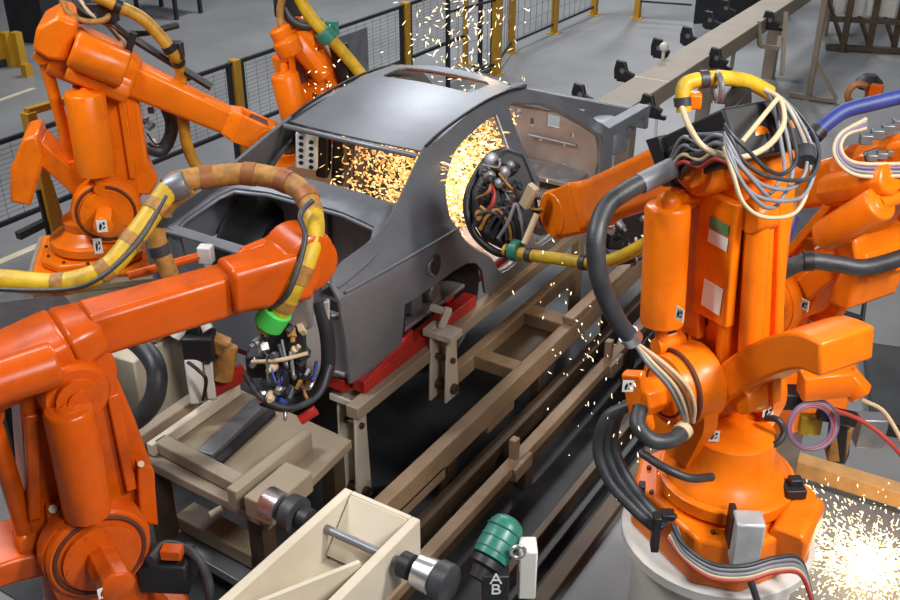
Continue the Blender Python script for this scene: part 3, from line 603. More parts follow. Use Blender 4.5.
# gun of robot two reaching into the car through the left rear door
ga, gb_, gc = atx(307, 150, -4.40), atx(324, 150, -4.38), atx(340, 156, -4.30)
q = MB(); q.beam(R2.w(W)+R2.ax*.18, ga+V((-.1, .1, 0)), .12, .12, cut=.2); q.build('gun_mount', 'black', r2, bevel=.008)
q = MB(); q.box(gb_, (.09, .14, .40), rot=Euler((.25, .12, .5)).to_matrix()); q.build('gun_body', 'black', r2, bevel=.02)
q = MB(); q.box(gc, (.09, .16, .40), rot=Euler((.25, .12, .5)).to_matrix()); q.build('gun_body', 'black', r2, bevel=.02)
q = MB(); Rm = Euler((.25, .12, .5)).to_matrix(); q.box(ga, (.15, .05, .30), rot=Rm); q.build('gun_plate', 'label_white', r2, bevel=.01)
for k in range(10):
    c = ga+Rm @ V(((-.035 if k % 2 else .035), -.026, -.12+.026*k)); q = MB(); q.cyl(c, c+Rm @ V((0, -.004, 0)), .017, n=10); q.build('plate_hole', 'black', r2)

# ---- robot three: lower left, arm crossing behind the car
R3 = Robot((-3.25, 2.1), 66, -1)
A2 = R3.at(101, 556, .3); A3 = R3.at(62, 372, 0); W = R3.at(298, 272, .1)
cyl = (R3.at(68, 408, .26), R3.at(88, 512, .26))
lev = [(R3.at(98, 545, 0), .14), (R3.at(55, 545, 0), .12), (R3.at(10, 552, 0), .12), (R3.at(-40, 570, 0), .12)]
make_robot(R3, 'orange robot at lower left, darkened for shade, its arm stretched across the rear of the car', A2, A3, W, .30, .72, 'orange_dark', cyl, (R3.at(-12, 410, .05), R3.at(28, 538, .05), .040, .05), lev, None, r_cyl=.096, t_cyl=.26,
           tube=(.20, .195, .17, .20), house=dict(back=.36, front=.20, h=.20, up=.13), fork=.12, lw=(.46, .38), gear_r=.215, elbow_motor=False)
r3 = R3.root
q = MB(); q.lathe(R3.px(-30, 392, .24), (R3.px(62, 362, .24)-R3.px(-30, 392, .24)), [(0, .088), (.28, .092), (.305, .092), (.315, .08)], 10); q.build('axis_motor', 'orange_dark', r3, bevel=.01)
q = MB(); q.beam(R3.px(226, 286, .04), R3.px(304, 268, .04), .20, .21, .20, .25, upv=R3.nz, cut=.25); q.build('wrist_housing', 'orange_dark', r3, bevel=.02)
q = MB(); q.lathe(R3.px(312, 266, .12), -R3.l, [(0, .115), (.015, .135), (.22, .135), (.24, .11)], 28); q.build('wrist_cover', 'orange_dark', r3)
sticker(r3, R3.px(104, 592, .52), R3.d, (0, 0, 1), R3.l, .05, .05)
q = MB(); q.prism([R3.px(a, b, .10) for a, b in ((44, 502), (62, 498), (64, 525), (46, 530))], R3.l*.05); q.build('lifting_lug', 'orange_dark', r3, bevel=.008)
q = MB(); q.prism([R3.px(a, b, .10) for a, b in ((134, 458), (150, 462), (155, 520), (136, 516))], R3.l*.05); q.build('lifting_lug', 'orange_dark', r3, bevel=.008)
q = MB(); q.cyl(R3.px(53, 509, .152), R3.px(53, 509, .160), .018, n=12); q.build('lug_pin', 'cream_cable', r3)
q = MB(); q.cyl(R3.px(141, 464, .152), R3.px(141, 464, .160), .014, n=12); q.build('lug_pin', 'cream_cable', r3)
q = MB(); q.prism([R3.px(a, b, .05) for a, b in ((84, 350), (104, 345), (136, 420), (156, 475), (158, 522), (130, 545), (96, 520))], R3.l*-.18); q.build('lower_arm_web', 'orange_dark', r3, bevel=.02)
# thick dress hose: yellow from the left, brown over the boot, yellow down to the gun
dh = [(-30, 278, 4.5), (10, 281, 4.5), (60, 284, 4.5), (105, 270, 4.5), (135, 236, 4.55), (158, 204, 4.6), (168, 190, 4.65)]
hose(R3, pxs(dh), .050, 'hose_yellow', bands=[.08, .34, .5, .66, .82], bm_='hose_brown', br=1.06)
dh2 = [(168, 190, 4.65), (182, 181, 4.7), (215, 176, 4.75), (250, 174, 4.75), (285, 181, 4.72), (305, 195, 4.66), (313, 215, 4.6)]
hose(R3, pxs(dh2), .052, 'hose_brown', bands=[.1, .3, .5, .68, .86], bm_='rust', br=1.08)
hose(R3, pxs([(313, 213, 4.6), (314, 232, 4.55), (307, 258, 4.5), (296, 282, 4.5), (282, 308, 4.55), (274, 320, 4.6)]), .047, 'hose_yellow', bands=[.5, .56, .75], bm_='hose_brown', br=1.1)
hose(R3, pxs([(313, 200, 4.52), (300, 215, 4.5), (305, 240, 4.46), (290, 290, 4.44), (272, 308, 4.5)]), .012, 'rubber', 'thin_cable')
q = MB(); q.cyl(atd(278, 310, 4.56), atd(268, 325, 4.6), .070, n=16); q.build('green_coupling', 'green_tape', r3, bevel=.006)
q = MB(); q.lathe(atd(268, 324, 4.6), atd(259, 330, 4.62)-atd(268, 324, 4.6), [(0, .034), (.04, .034), (.05, .02)], 12); q.build('hose_nipple', 'hose_yellow', r3)
hose(R3, pxs([(-20, 289, 4.44), (60, 290, 4.44), (100, 278, 4.42), (140, 240, 4.48), (166, 196, 4.58)]), .010, 'rubber', 'thin_cable')
hose(R3, pxs([(190, 186, 4.72), (166, 205, 4.75), (156, 230, 4.8), (162, 255, 4.85), (170, 275, 4.9)]), .045, 'hose_brown', bands=[.4, .7], bm_='rubber')
q = MB(); q.lathe(atd(168, 190, 4.66), rt+up*.4, [(0, .058), (.02, .062), (.07, .062), (.09, .056)], 16); q.build('hose_clamp', 'grey_metal', r3)
q = MB(); q.cyl(atd(128, 276, 5.0), atd(200, 256, 5.1), .022, n=10); sa = q.build('sensor_arm', 'orange_dark', r3)
q = MB(); q.box(atd(206, 254, 5.1), (.07, .06, .09), rz=.4); q.build('sensor_block', 'white_paint', sa, bevel=.006)
# gun of robot three
g3 = atd(286, 352, 4.95); n3 = V((.62, -.72, .25)).normalized()
q = MB(); q.tube(pxs([(318, 300, 4.85), (326, 335, 4.9), (326, 368, 4.95), (312, 392, 4.98), (288, 404, 5.0), (262, 398, 5.0)]), .042, n=10); q.build('gun_frame', 'black', r3, ang=70)
q = MB(); q.prism(pxs([(302, 305, 4.82), (330, 300, 4.82), (330, 350, 4.9), (322, 378, 4.93), (306, 384, 4.93)]), n3*-.05); q.build('gun_plate', 'steel_inner', r3, bevel=.01)
q = MB(); q.box(atd(280, 335, 4.92), (.16, .16, .26), rz=.6); q.box(atd(262, 362, 4.95), (.14, .12, .12), rz=.6); q.box(atd(298, 350, 4.95), (.1, .14, .34), rz=.6); q.build('gun_body', 'black', r3, bevel=.015)
clutter(r3, g3+n3*.08, n3, (0, 0, 1), .20, 11, ['black', 'grey_metal', 'rubber', 'chrome', 'hose_blue', 'cream_cable', 'rubber', 'hose_brown'], 36, 1.1, .10)
hose(R3, pxs([(252, 362, 4.8), (280, 360, 4.74), (308, 353, 4.76)]), .010, 'cream_cable', 'gun_lead')
hose(R3, pxs([(245, 375, 4.85), (262, 398, 4.8), (290, 408, 4.8), (318, 395, 4.82), (330, 365, 4.85)]), .016, 'rubber', 'gun_lead')
q = MB(); q.lathe(atd(262, 395, 4.85), n3, [(0, .025), (.03, .03), (.04, .018)], 14); q.build('gun_sensor', 'chrome', r3)
q = MB(); q.cyl(atd(300, 420, 4.95), atd(316, 410, 4.95), .026, n=12); q.build('gun_electrode', 'red', r3)
q = MB(); q.beam(R3.w(W)+R3.ax*.02, atd(300, 318, 4.88), .14, .14, cut=.2); q.build('gun_mount', 'steel_inner', r3, bevel=.01)

# ---- robot four: behind the car
R4 = Robot((-5.75, 6.35), 40, -1)
A2 = R4.at(326, 150); A3 = R4.at(303, 34); W = R4.at(352, 98)
cyl = (R4.at(284, 74, .3), R4.at(300, 138, .3))
make_robot(R4, 'orange robot standing behind the car roof, yellow hose over its arm', A2, A3, W, .9, 1.2, 'orange', cyl, None, None, None, r_cyl=.115, tube=(.16, .18, .12, .14), house=dict(back=.14, front=.12, h=.2, up=0), fork=.12, gear=False, lw=(.42, .30))
r4 = R4.root
q = MB(); c = R4.px(292, 54, .34); q.lathe(c, R4.px(283, 36, .34)-c, [(0, .10), (.02, .11), (.12, .11), (.14, .09), (.22, .09), (.23, .07)], 12); q.build('axis_motor', 'orange', r4, bevel=.008)
q = MB(); q.beam(R4.px(297, 62, .106), R4.px(305, 82, .106), .06, .03, upv=R4.l); q.build('arm_slot', 'groove', r4)
hose(R4, [R4.px(296, -8, .25), R4.px(310, 16, .25), R4.px(328, 36, .25), R4.px(346, 56, .22), R4.px(364, 78, .2)], .05, 'hose_yellow')
q = MB(); q.cyl(R4.px(322, 30, .25), R4.px(330, 40, .25), .085, n=12); q.box(R4.px(332, 28, .2), (.10, .06, .12), rz=.4); q.build('hose_coupling', 'green_motor', r4, bevel=.006)
hose(R4, [R4.px(280, -5, .2), R4.px(290, 18, .25), R4.px(306, 26, .25), R4.px(322, 22, .2)], .035, 'rubber', 'hose'); hose(R4, [R4.px(283, -5, .28), R4.px(280, 10, .28), R4.px(281, 26, .3)], .03, 'hose_brown', 'hose')
q = MB(); q.box(R4.px(288, 5, .2), (.22, .12, .16), rz=.7); q.build('cable_bracket', 'black', r4, bevel=.01)
q = MB(); q.beam(R4.px(338, 44, .12), R4.px(348, 88, .1), .10, .14, cut=.2); q.build('cable_bracket', 'black', r4, bevel=.01)  # black bar standing for the upper arm in shade, not a bracket

# ---- robot five: right, behind robot one
R5 = Robot((-1.25, 5.75), 152, 1)
A2 = R5.at(797, 292, 0); A3 = R5.at(893, 172, 0); W = R5.at(690, 212, 0)
cyl = (R5.at(881, 203, .30), R5.at(826, 236, .30))
lev = [(R5.at(815, 288, 0), .14), (R5.at(850, 262, 0), .14), (R5.at(885, 262, 0), .16)]
wgt = [R5.at(a, b, -.1) for a, b in ((872, 210), (893, 228), (898, 262), (884, 298), (862, 290), (876, 262))]
make_robot(R5, 'orange robot at right edge behind the front robot, lower arm tilted back', A2, A3, W, .75, 1.18, 'orange', cyl, None, lev, wgt, r_cyl=.092, tube=(.24, .26, .15, .18), house=dict(back=.30, front=.30, h=.34, up=.02), ring_r=.30, lw=(.34, .28))
r5 = R5.root
sticker(r5, R5.px(805, 305, .54), R5.d*-1, (0, 0, 1), R5.l, .05, .06)
q = MB(); q.cyl(R5.px(824, 240, .30), R5.px(812, 247, .30), .025, n=10); q.build('piston_rod', 'chrome', r5)
hose(R5, pxs([(768, 282, 5.5), (785, 270, 5.4), (808, 261, 5.35), (838, 264, 5.35), (868, 267, 5.35), (920, 252, 5.4)]), .045, 'rubber', bands=[.42], bm_='black')
hose(R5, pxs([(772, 258, 5.5), (782, 240, 5.5), (792, 215, 5.5)]), .04, 'hose_blue', 'hose'); hose(R5, pxs([(786, 232, 5.46), (794, 205, 5.45), (798, 180, 5.4)]), .02, 'hose_brown', 'thin_cable')
hose(R5, pxs([(812, 138, 5.3), (826, 124, 5.3), (845, 111, 5.3), (870, 104, 5.3), (920, 92, 5.3)]), .040, 'hose_blue', bands=[.1], bm_='black')
q = MB(); q.prism(pxs([(862, 152, 5.2), (905, 138, 5.2), (905, 152, 5.2), (866, 166, 5.2)]), R5.l*-.12); q.build('valve_block', 'black', r5, bevel=.006)
q = MB()
for k in range(4): q.box(atd(866+11*k, 139-5*k, 5.15), (.06, .05, .05), rz=.4); q.box(atd(872+10*k, 157-2*k, 5.15), (.05, .05, .035), rz=.4)
q.build('valves', 'grey_metal', r5, bevel=.005)
for k, mt in enumerate(('cream_cable', 'purple_cable', 'grey_cable', 'cream_cable')):
    hose(R5, pxs([(866, 128-3*k, 5.15), (846-2*k, 135, 5.12), (841-2*k, 150+2*k, 5.1), (856, 163+4*k, 5.1), (905, 164+4*k, 5.1)]), .011, mt, 'looped_cable', 8)
cg5 = atd(626, 222, 6.3)
q = MB(); q.beam(R5.w(W)+R5.ax*.18, cg5, .12, .12, cut=.2); q.build('gun_mount', 'orange', r5, bevel=.008)
q = MB(); q.box(cg5, (.24, .2, .30), rz=.5); q.build('gun_body', 'black', r5, bevel=.02)
clutter(r5, cg5+nG*.12, nG, (0, 0, 1), .22, 21, ['chrome', 'steel_inner', 'grey_metal', 'black', 'white_paint', 'steel_inner'], 34, 1.1, .10)
gun_ring(r5, cg5, nG, (0, 0, 1), .22, .02, 'black', sy=1.1)

# ================================================================ PEDESTALS
q = MB(); t = thing('robot_pedestal', 'white round pedestal under the right front robot', 'pedestal', (-1.0, 4.1, 0))
q.lathe((-1, 4.1, 0), (0, 0, 1), [(0, .48), (.03, .48), (.035, .40), (.85, .40)], 40); q.build('column', 'white_paint', t)
q = MB(); q.lathe((-1, 4.1, .85), (0, 0, 1), [(0, .46), (.01, .475), (.06, .475), (.069, .465)], 40); q.build('top_plate', 'white_paint', t)
t = thing('robot_pedestal', 'cream box pedestal under the upper left robot', 'pedestal', (-6.0, 4.5, 0))
q = MB(); q.box((-6.0, 4.5, .46), (.85, .85, .92), rz=R2.ang); q.build('column', 'beige_clean', t, bevel=.02)
q = MB(); q.box((-6.0, 4.5, .945), (.95, .95, .05), rz=R2.ang); q.build('top_plate', 'beige', t, bevel=.006)
t = thing('robot_pedestal', 'low beige plinth under the lower left robot', 'pedestal', (-3.25, 2.1, 0))
q = MB(); q.box((-3.25, 2.1, .15), (.95, .95, .298), rz=R3.ang); q.build('column', 'beige', t, bevel=.015)
t = thing('robot_pedestal', 'beige box pedestal hidden behind the car', 'pedestal', (-5.75, 6.35, 0))
q = MB(); q.box((-5.75, 6.35, .449), (.85, .85, .898), rz=R4.ang); q.build('column', 'beige', t, bevel=.015)
t = thing('robot_pedestal', 'narrow grey pedestal under the robot at the right edge', 'pedestal', (-1.25, 5.75, 0))
q = MB(); q.box((-1.25, 5.75, .374), (.42, .42, .748), rz=R5.ang); q.build('column', 'grey_metal', t, bevel=.015)
# cream cabinet behind the lower-left robot's arm
q = MB(); a = atz(150, 425, .02); q.box((a.x-.05, a.y-.05, .42), (.7, .6, .82), rz=.12); tag(q.build('equipment_box', 'beige_clean', bevel=.012), 'plain cream equipment box under the outstretched arm, black hose in front', 'box')

# ================================================================ CONVEYOR
cf = thing('conveyor_frame', 'beige steel conveyor frame with notched rails under the car', 'conveyor', (-3.1, 5.5, 0))
q = MB(); q.box((-2.79, 5.95, .52), (.09, 4.9, .16)); q.box((-2.79, 7.0, .63), (.09, 1.9, .06)); q.box((-2.79, 4.05, .42), (.09, .5, .10)); q.box((-2.79, 5.0, .42), (.09, .35, .08)); q.build('side_rail', 'rail_beige', cf, bevel=.008)
q = MB(); q.box((-3.18, 5.6, .90), (.09, 3.3, .09)); q.build('support_rail', 'beige', cf, bevel=.008)
q = MB(); q.box((-3.18, 5.9, .55), (.08, 2.1, .12)); q.build('inner_rail', 'rail_beige', cf, bevel=.008)
for y, w in ((6.1, .16), (5.35, .12)):
    q = MB(); q.box((-2.985, y, .56), (.33, w, .10)); q.build('cross_member', 'rail_beige', cf, bevel=.008)
q = MB(); q.box((-2.985, 5.7, .50), (.33, .7, .02)); q.build('bed_plate', 'rail_dark', cf)
q = MB(); q.box((-4.86, 5.6, .90), (.09, 3.3, .09)); q.build('support_rail', 'rail_beige', cf, bevel=.008)
for x in (-3.18, -4.86):
    for y in (7.0,):
        q = MB(); q.box((x, y, .43), (.07, .10, .85)); q.build('leg', 'rail_beige', cf, bevel=.006)
for y in (4.4, 5.6, 6.8):
    q = MB(); q.box((-2.79, y, .22), (.07, .10, .44)); q.build('leg', 'rail_dark', cf, bevel=.006)
q = MB(); q.box((-4.02, 4.5, .885), (1.7, .08, .06)); q.box((-4.02, 6.6, .885), (1.7, .08, .06)); q.build('cross_member', 'rail_beige', cf, bevel=.006)
# outer low rails
for x, z, w, lab, m_ in ((-2.66, .33, .08, 'brown conveyor guide rail beside the notched beige rail', 'rail_dark'), (-2.50, .30, .08, 'brown conveyor guide rail, outer one with upright lugs', 'rail_dark')):
    t = thing('guide_rail', lab, 'rail', (x, 5.5, 0))
    q = MB(); q.box((x, 5.4, z), (w, 6.4, .07)); q.build('rail', 'rail_beige' if x > -2.6 else 'rail_dark', t, bevel=.006)
    q = MB()
    q.box((x, 5.4, z-.09), (.03, 6.4, .11)); q.build('web', 'rail_dark', t)
    for y in (3.2, 4.9, 6.6, 8.2):
        q = MB(); q.box((x, y, (z-.035)/2+.01), (.06, .12, z-.055)); q.build('leg', 'rail_dark', t)
    if x > -2.6:
        for y in (4.75, 6.2):
            q = MB(); q.box((x-.01, y, z+.10), (.05, .06, .16)); q.box((x+.04, y, z-.02), (.06, .22, .1)); q.build('lug', 'rail_beige', t, bevel=.005)
for i, (x, z, w, h, lab) in enumerate(((-2.16, .05, .05, .09, 'low brown floor rail, innermost of the three by the white pedestal'), (-2.04, .045, .04, .08, 'low black floor rail, middle of the three by the white pedestal'), (-1.90, .035, .10, .06, 'low rusty floor strip, outermost of the three by the white pedestal'))):
    q = MB(); q.box((x, 5.0, z), (w, 6.5, h)); tag(q.build('floor_rail', ('rail_dark', 'black', 'rail_dark')[i], bevel=.004), lab, 'rail')
# clamp posts
def clamp_post(x, y, z0, z1, lab):
    t = thing('clamp_post', lab, 'clamp', (x, y, z0))
    q = MB(); q.beam((x-.06, y, z0), (x-.06, y, z1), .02, .16, .02, .12, upv=(0, 1, 0)); q.beam((x+.06, y, z0+.02), (x+.06, y, z1-.08), .02, .16, .02, .10, upv=(0, 1, 0)); q.box((x, y+.06, (z0+z1)/2), (.12, .02, (z1-z0)*.9)); q.build('post', 'beige_clean', t, bevel=.006)
    q = MB(); q.box((x, y-.01, z1-.03), (.22, .14, .05)); q.beam((x-.02, y, z1), (x+.02, y+.03, z1+.13), .05, .05); q.beam((x+.02, y+.03, z1+.10), (x-.10, y, z1+.12), .04, .04); q.build('clamp_head', 'beige_clean', t, bevel=.006)
    q = MB(); q.cyl((x-.09, y, z0+.1), (x+.10, y, z0+.1), .035, n=12); q.build('pivot_pin', 'rail_dark', t)
    q = MB(); q.cyl((x-.09, y-.01, z1-.22), (x+.09, y-.01, z1-.22), .02, n=10); q.build('pivot_pin', 'rail_dark', t)
pa = atd(440, 385, 6.35)
pc1 = atz(356, 484, .14)
clamp_post(pc1.x, pc1.y, .014, .86, 'beige clamp post under the rear right corner of the car')
clamp_post(-3.08, 4.80, .56, 1.10, 'beige clamp post in the wheel arch of the car')
# front carriage (platform with channels)
pt = thing('lift_carriage', 'beige carriage platform with channel bars in front of the car', 'platform', (-3.55, 3.4, 0))
def pl(px, py, z): return atz(px, py, z)
q = MB(); o = [pl(128, 452, .86), pl(268, 522, .86), pl(352, 440, .86), pl(225, 382, .86)]; q.prism(o, (0, 0, -.06)); q.build('deck', 'beige', pt, bevel=.008)
q = MB(); q.beam(pl(160, 443, .91), pl(250, 490, .91), .09, .08); q.build('channel_bar', 'beige', pt, bevel=.008)
q = MB(); q.beam(pl(150, 450, .91), pl(238, 388, .91), .05, .08); q.build('channel_bar', 'beige_clean', pt, bevel=.008)
q = MB(); q.beam(pl(128, 448, .93), pl(215, 388, .93), .08, .10); q.build('channel_bar', 'beige', pt, bevel=.008)
q = MB(); q.beam(pl(205, 455, .89), pl(262, 402, .89), .10, .035); q.build('slide_plate', 'grey_metal', pt, bevel=.004)
q = MB(); q.beam(pl(218, 462, .88), pl(272, 412, .88), .05, .03); q.build('slide_gap', 'black', pt)
q = MB(); q.beam(pl(232, 500, .93), pl(308, 440, .93), .07, .14, cut=.15); q.build('channel_bar', 'beige', pt, bevel=.01)
q = MB(); q.beam(pl(258, 512, .95), pl(300, 476, .95), .18, .13); q.build('end_block', 'beige', pt, bevel=.01)
q = MB(); e_ = pl(274, 506, .97); q.cyl(e_+V((0, -.09, -.05)), e_+V((0, -.10, -.05)), .012, n=10); q.build('bolt', 'black', pt)
q = MB(); q.cyl(pl(222, 508, .80), pl(210, 515, .78), .02, n=10); q.build('drain_pipe', 'beige', pt)
for px, py in ((140, 460), (262, 516), (345, 440), (225, 392)):
    q = MB(); c = pl(px, py, .80); c += (V((-3.55, 3.4, .8))-c)*.14; q.box((c.x, c.y, .405), (.10, .10, .79)); q.build('leg', 'rail_dark', pt)
t = thing('cross_beam', 'beige beam lying low in front of the carriage platform', 'beam', pl(220, 535, .2))
q = MB(); q.beam(pl(185, 515, .30), pl(262, 555, .30), .16, .10); q.build('beam', 'beige', t, bevel=.008)
q = MB(); q.beam(pl(165, 530, .20), pl(248, 578, .20), .14, .06); q.build('foot_plate', 'grey_metal', t, bevel=.004)
for px, py in ((190, 518), (256, 552)):
    q = MB(); c = pl(px, py, .25); q.box((c.x, c.y, .135), (.08, .08, .25)); q.build('leg', 'rail_dark', t)
# white fixture clamp at the rear left of the car, red bar
t = thing('fixture_clamp', 'white and black pneumatic clamp standing left of the red bar', 'clamp', atd(205, 402, 6.05))
q = MB(); q.beam(atd(198, 402, 6.0), atd(193, 358, 5.95), .085, .08, .10, .08, cut=.25); q.beam(atd(212, 398, 6.05), atd(208, 362, 6.0), .05, .05); q.build('cylinder', 'white_paint', t, bevel=.01)
q = MB(); q.box(atd(200, 345, 5.95), (.18, .14, .16), rz=.6); q.box(atd(193, 328, 5.95), (.16, .12, .12), rz=.2); q.build('valve_body', 'black', t, bevel=.015)
q = MB(); q.cyl(atd(176, 338, 5.9), atd(184, 322, 5.9), .035, n=12); q.cyl(atd(203, 322, 5.9), atd(208, 330, 5.9), .035, n=12); q.build('end_cap', 'white_paint', t)
q = MB(); q.beam(atd(196, 335, 5.95), atd(228, 348, 6.0), .10, .10, cut=.2); q.cyl(atd(228, 345, 6.0), atd(222, 380, 6.05), .06, n=14); q.build('lever', 'hose_brown', t, bevel=.01)
q = MB(); q.tube(pxs([(188, 362, 5.85), (198, 370, 5.83), (206, 380, 5.85), (203, 400, 5.95)]), .011, n=8); q.build('air_line', 'black', t)
q = MB(); q.cyl(atd(206, 392, 6.1), atd(244, 372, 6.1), .055, n=16); tag(q.build('lifting_pin', 'red'), 'short red cylinder bar beside the white clamp', 'bar')

# ================================================================ FRONT BEAM WITH ROLLERS
fb_ = thing('trestle_beam', 'cream hollow beam with an open top, in the front foreground', 'beam', (-2.12, 1.9, 0))
zt = 1.5; Y0, Y1 = -.2, 2.80; xl, xr = -2.315, -1.915
for x in (xl+.022, xr-.022):
    q = MB(); q.box((x, (Y0+Y1)/2, zt-.12), (.044, Y1-Y0, .24)); q.build('side_wall', 'beige_clean', fb_, bevel=.006)
q = MB(); q.box(((xl+xr)/2, Y1-.012, zt-.12), (xr-xl-.09, .024, .24)); q.prism([(xl+.05, Y1-.03, zt), (xr-.05, Y1-.03, zt), (xr-.05, Y1-.22, zt-.20), (xl+.05, Y1-.22, zt-.20)], (0, .02, -.02)); q.build('end_plate', 'beige_clean', fb_, bevel=.004)
q = MB(); q.box(((xl+xr)/2, (Y0+Y1)/2, zt-.235), (xr-xl-.09, Y1-Y0-.03, .012)); q.build('bottom_plate', 'beige_clean', fb_)
q = MB(); q.beam((xl+.06, 1.9, zt-.10), (xr-.06, 2.45, zt-.10), .02, .22); q.beam((xl+.06, 1.9, zt-.10), (xr-.06, 1.35, zt-.10), .02, .22); q.build('web_brace', 'beige_clean', fb_)
for y in (.8, 2.4):
    q = MB(); q.box(((xl+xr)/2, y, (zt-.242)/2), (.14, .14, zt-.244)); q.build('leg', 'beige', fb_, bevel=.008)
q = MB(); q.cyl((-2.62, 2.60, zt-.07), (-1.70, 2.60, zt-.07), .020, n=14); q.build('axle', 'grey_metal', fb_)
for sg, x0, order in ((-1, xl, 0), (1, xr, 1)):
    q = MB(); q.lathe((x0+sg*.03, 2.60, zt-.07), (sg, 0, 0), [(0, .03), (.01, .055), (.06, .055), (.07, .03)], 24); q.build('bearing', 'black', fb_)
    xa, xb = (x0+sg*.11, x0+sg*.21) if order else (x0+sg*.19, x0+sg*.10)
    q = MB(); q.lathe((xa, 2.60, zt-.07), (sg, 0, 0), [(0, .045), (.01, .07), (.09, .075), (.10, .065)], 28); q.build('roller', 'chrome', fb_)
    q = MB(); q.lathe((xb, 2.60, zt-.07), (sg, 0, 0), [(0, .06), (.005, .085), (.06, .085), (.07, .075), (.072, .03)], 28); q.build('roller_flange', 'rubber', fb_)
# green motor unit
pc = atd(499, 541, 4.3)
t = thing('drive_motor', 'green electric motor on a black stand beside a white box', 'motor', (pc.x, pc.y, 0))
q = MB(); ax_ = (rt*-.45+V((0, 0, -.5))-fh*.6).normalized(); q.lathe(pc-ax_*.11, ax_, [(0, .03), (.015, .06), (.04, .075), (.15, .08), (.19, .077), (.20, .05)], 24)
q.build('housing', 'green_motor', t)
q = MB()
for k in range(3): q.ring(pc-ax_*(.05-.05*k), ax_, .079, .004, n=24, m=6)
q.build('cooling_fins', 'green_motor', t)
q = MB(); q.lathe(pc+ax_*.09, ax_, [(0, .072), (.03, .072), (.04, .05), (.09, .04)], 20); q.build('end_bell', 'black', t)
sb = atd(495, 590, 4.3)
q = MB(); q.box((sb.x, sb.y, (pc.z-.06)/2), (.11, .10, pc.z-.06), rz=yaw); q.build('stand', 'black', t, bevel=.006)
wb = atd(527, 568, 4.3); q = MB(); q.box((wb.x, wb.y, wb.z), (.075, .10, .26), rz=yaw); q.build('terminal_box', 'white_paint', t, bevel=.008)
q = MB(); q.ring(atd(518, 552, 4.2), -fh, .03, .008); q.build('conduit', 'chrome', t)
# painted white letters on the stand (the legible "A", and the worn one below)
for ch, py in (('A', 576), ('B', 592)):
    cu = bpy.data.curves.new('lettering', 'FONT'); cu.body = ch; cu.size = .08; cu.extrude = .001; cu.align_x = 'CENTER'; cu.align_y = 'CENTER'
    tmp = bpy.data.objects.new('tmp', cu); me = bpy.data.meshes.new_from_object(tmp); bpy.data.objects.remove(tmp)
    o = bpy.data.objects.new('letter', me); COL.objects.link(o); me.materials.append(M['label_white'])
    face = V((sb.x, sb.y, 0)) - V((-math.sin(yaw), math.cos(yaw), 0))*.052
    pz = atd(493, py, 4.22).z
    o.matrix_world = t.matrix_world.inverted() @ (Matrix.Translation((face.x, face.y, pz)) @ Matrix.Rotation(yaw, 4, 'Z') @ Matrix.Rotation(PI/2, 4, 'X')); mb_ = o.matrix_world.copy()
    o.parent = t; o.matrix_basis = mb_

# ================================================================ RIGHT: wooden beam, clamp tool with coiled cables, black handrail
q = MB(); a, b = atz(762, 453, .12), atz(960, 514, .12); q.beam(a, b, .12, .12); tag(q.build('timber_beam', 'wood', bevel=.006), 'long timber beam on the floor at the right edge', 'beam')
t = thing('cable_tool', 'small orange and black tool with coiled purple cables at right', 'tool', atd(830, 430, 5.7))
q = MB(); q.beam(atd(800, 385, 5.5), atd(850, 380, 5.5), .12, .16, cut=.2); q.beam(atd(845, 375, 5.5), atd(862, 395, 5.5), .10, .12, cut=.2); q.build('body', 'orange', t, bevel=.012)
q = MB(); q.box(atd(785, 397, 5.6), (.18, .12, .10), rz=.5); q.beam(atd(818, 412, 5.6), atd(856, 420, 5.6), .07, .07); q.beam(atd(840, 415, 5.65), atd(838, 458, 5.8), .10, .10); q.build('bracket', 'black', t, bevel=.008)
q = MB(); q.box(atd(838, 440, 5.75), (.10, .12, .22), rz=.4); q.build('stem', 'hose_brown', t, bevel=.008)
for k, mt in enumerate(('purple_cable', 'red_cable', 'grey_cable', 'purple_cable')):
    q = MB(); q.ring(atd(811+k*.8, 427-k*.6, 5.55), -fh+V((.1, 0, .35)), .115+.008*k, .009); q.build('coiled_cable', mt, t)
q = MB(); q.box(atd(810, 424, 5.75), (.12, .06, .12), rz=.5); q.build('plug', 'hose_yellow', t, bevel=.01)
q = MB(); q.tube(pxs([(835, 410, 5.5), (860, 420, 5.45), (885, 438, 5.4), (910, 465, 5.4)]), .012, n=8); q.build('cable', 'red_cable', t)
q = MB(); q.tube(pxs([(862, 400, 5.5), (882, 410, 5.45), (896, 430, 5.4), (905, 450, 5.4)]), .012, n=8); q.build('cable', 'cream_cable', t)
q = MB(); q.box(atd(870, 430, 6.0), (.16, .10, .2), rz=.5); q.build('grey_box', 'grey_metal', t, bevel=.01)
t = thing('handrail', 'small black bent handrail at the right, behind the tilted robot', 'rail', atz(862, 345, 0))
q = MB(); q.tube([atd(832, 281, 7.2), atd(866, 292, 7.2), atd(860, 335, 7.2)], .018, n=8, smooth=False); q.tube([atd(830, 308, 7.2), atd(862, 318, 7.2)], .018, n=8, smooth=False); q.build('rail', 'black', t)
q = MB(); a, b = atz(868, 385, .06), atz(985, 402, .06); q.beam(a, b, 1.15, .11); q.build('foot_plate', 'dark_plate', t)

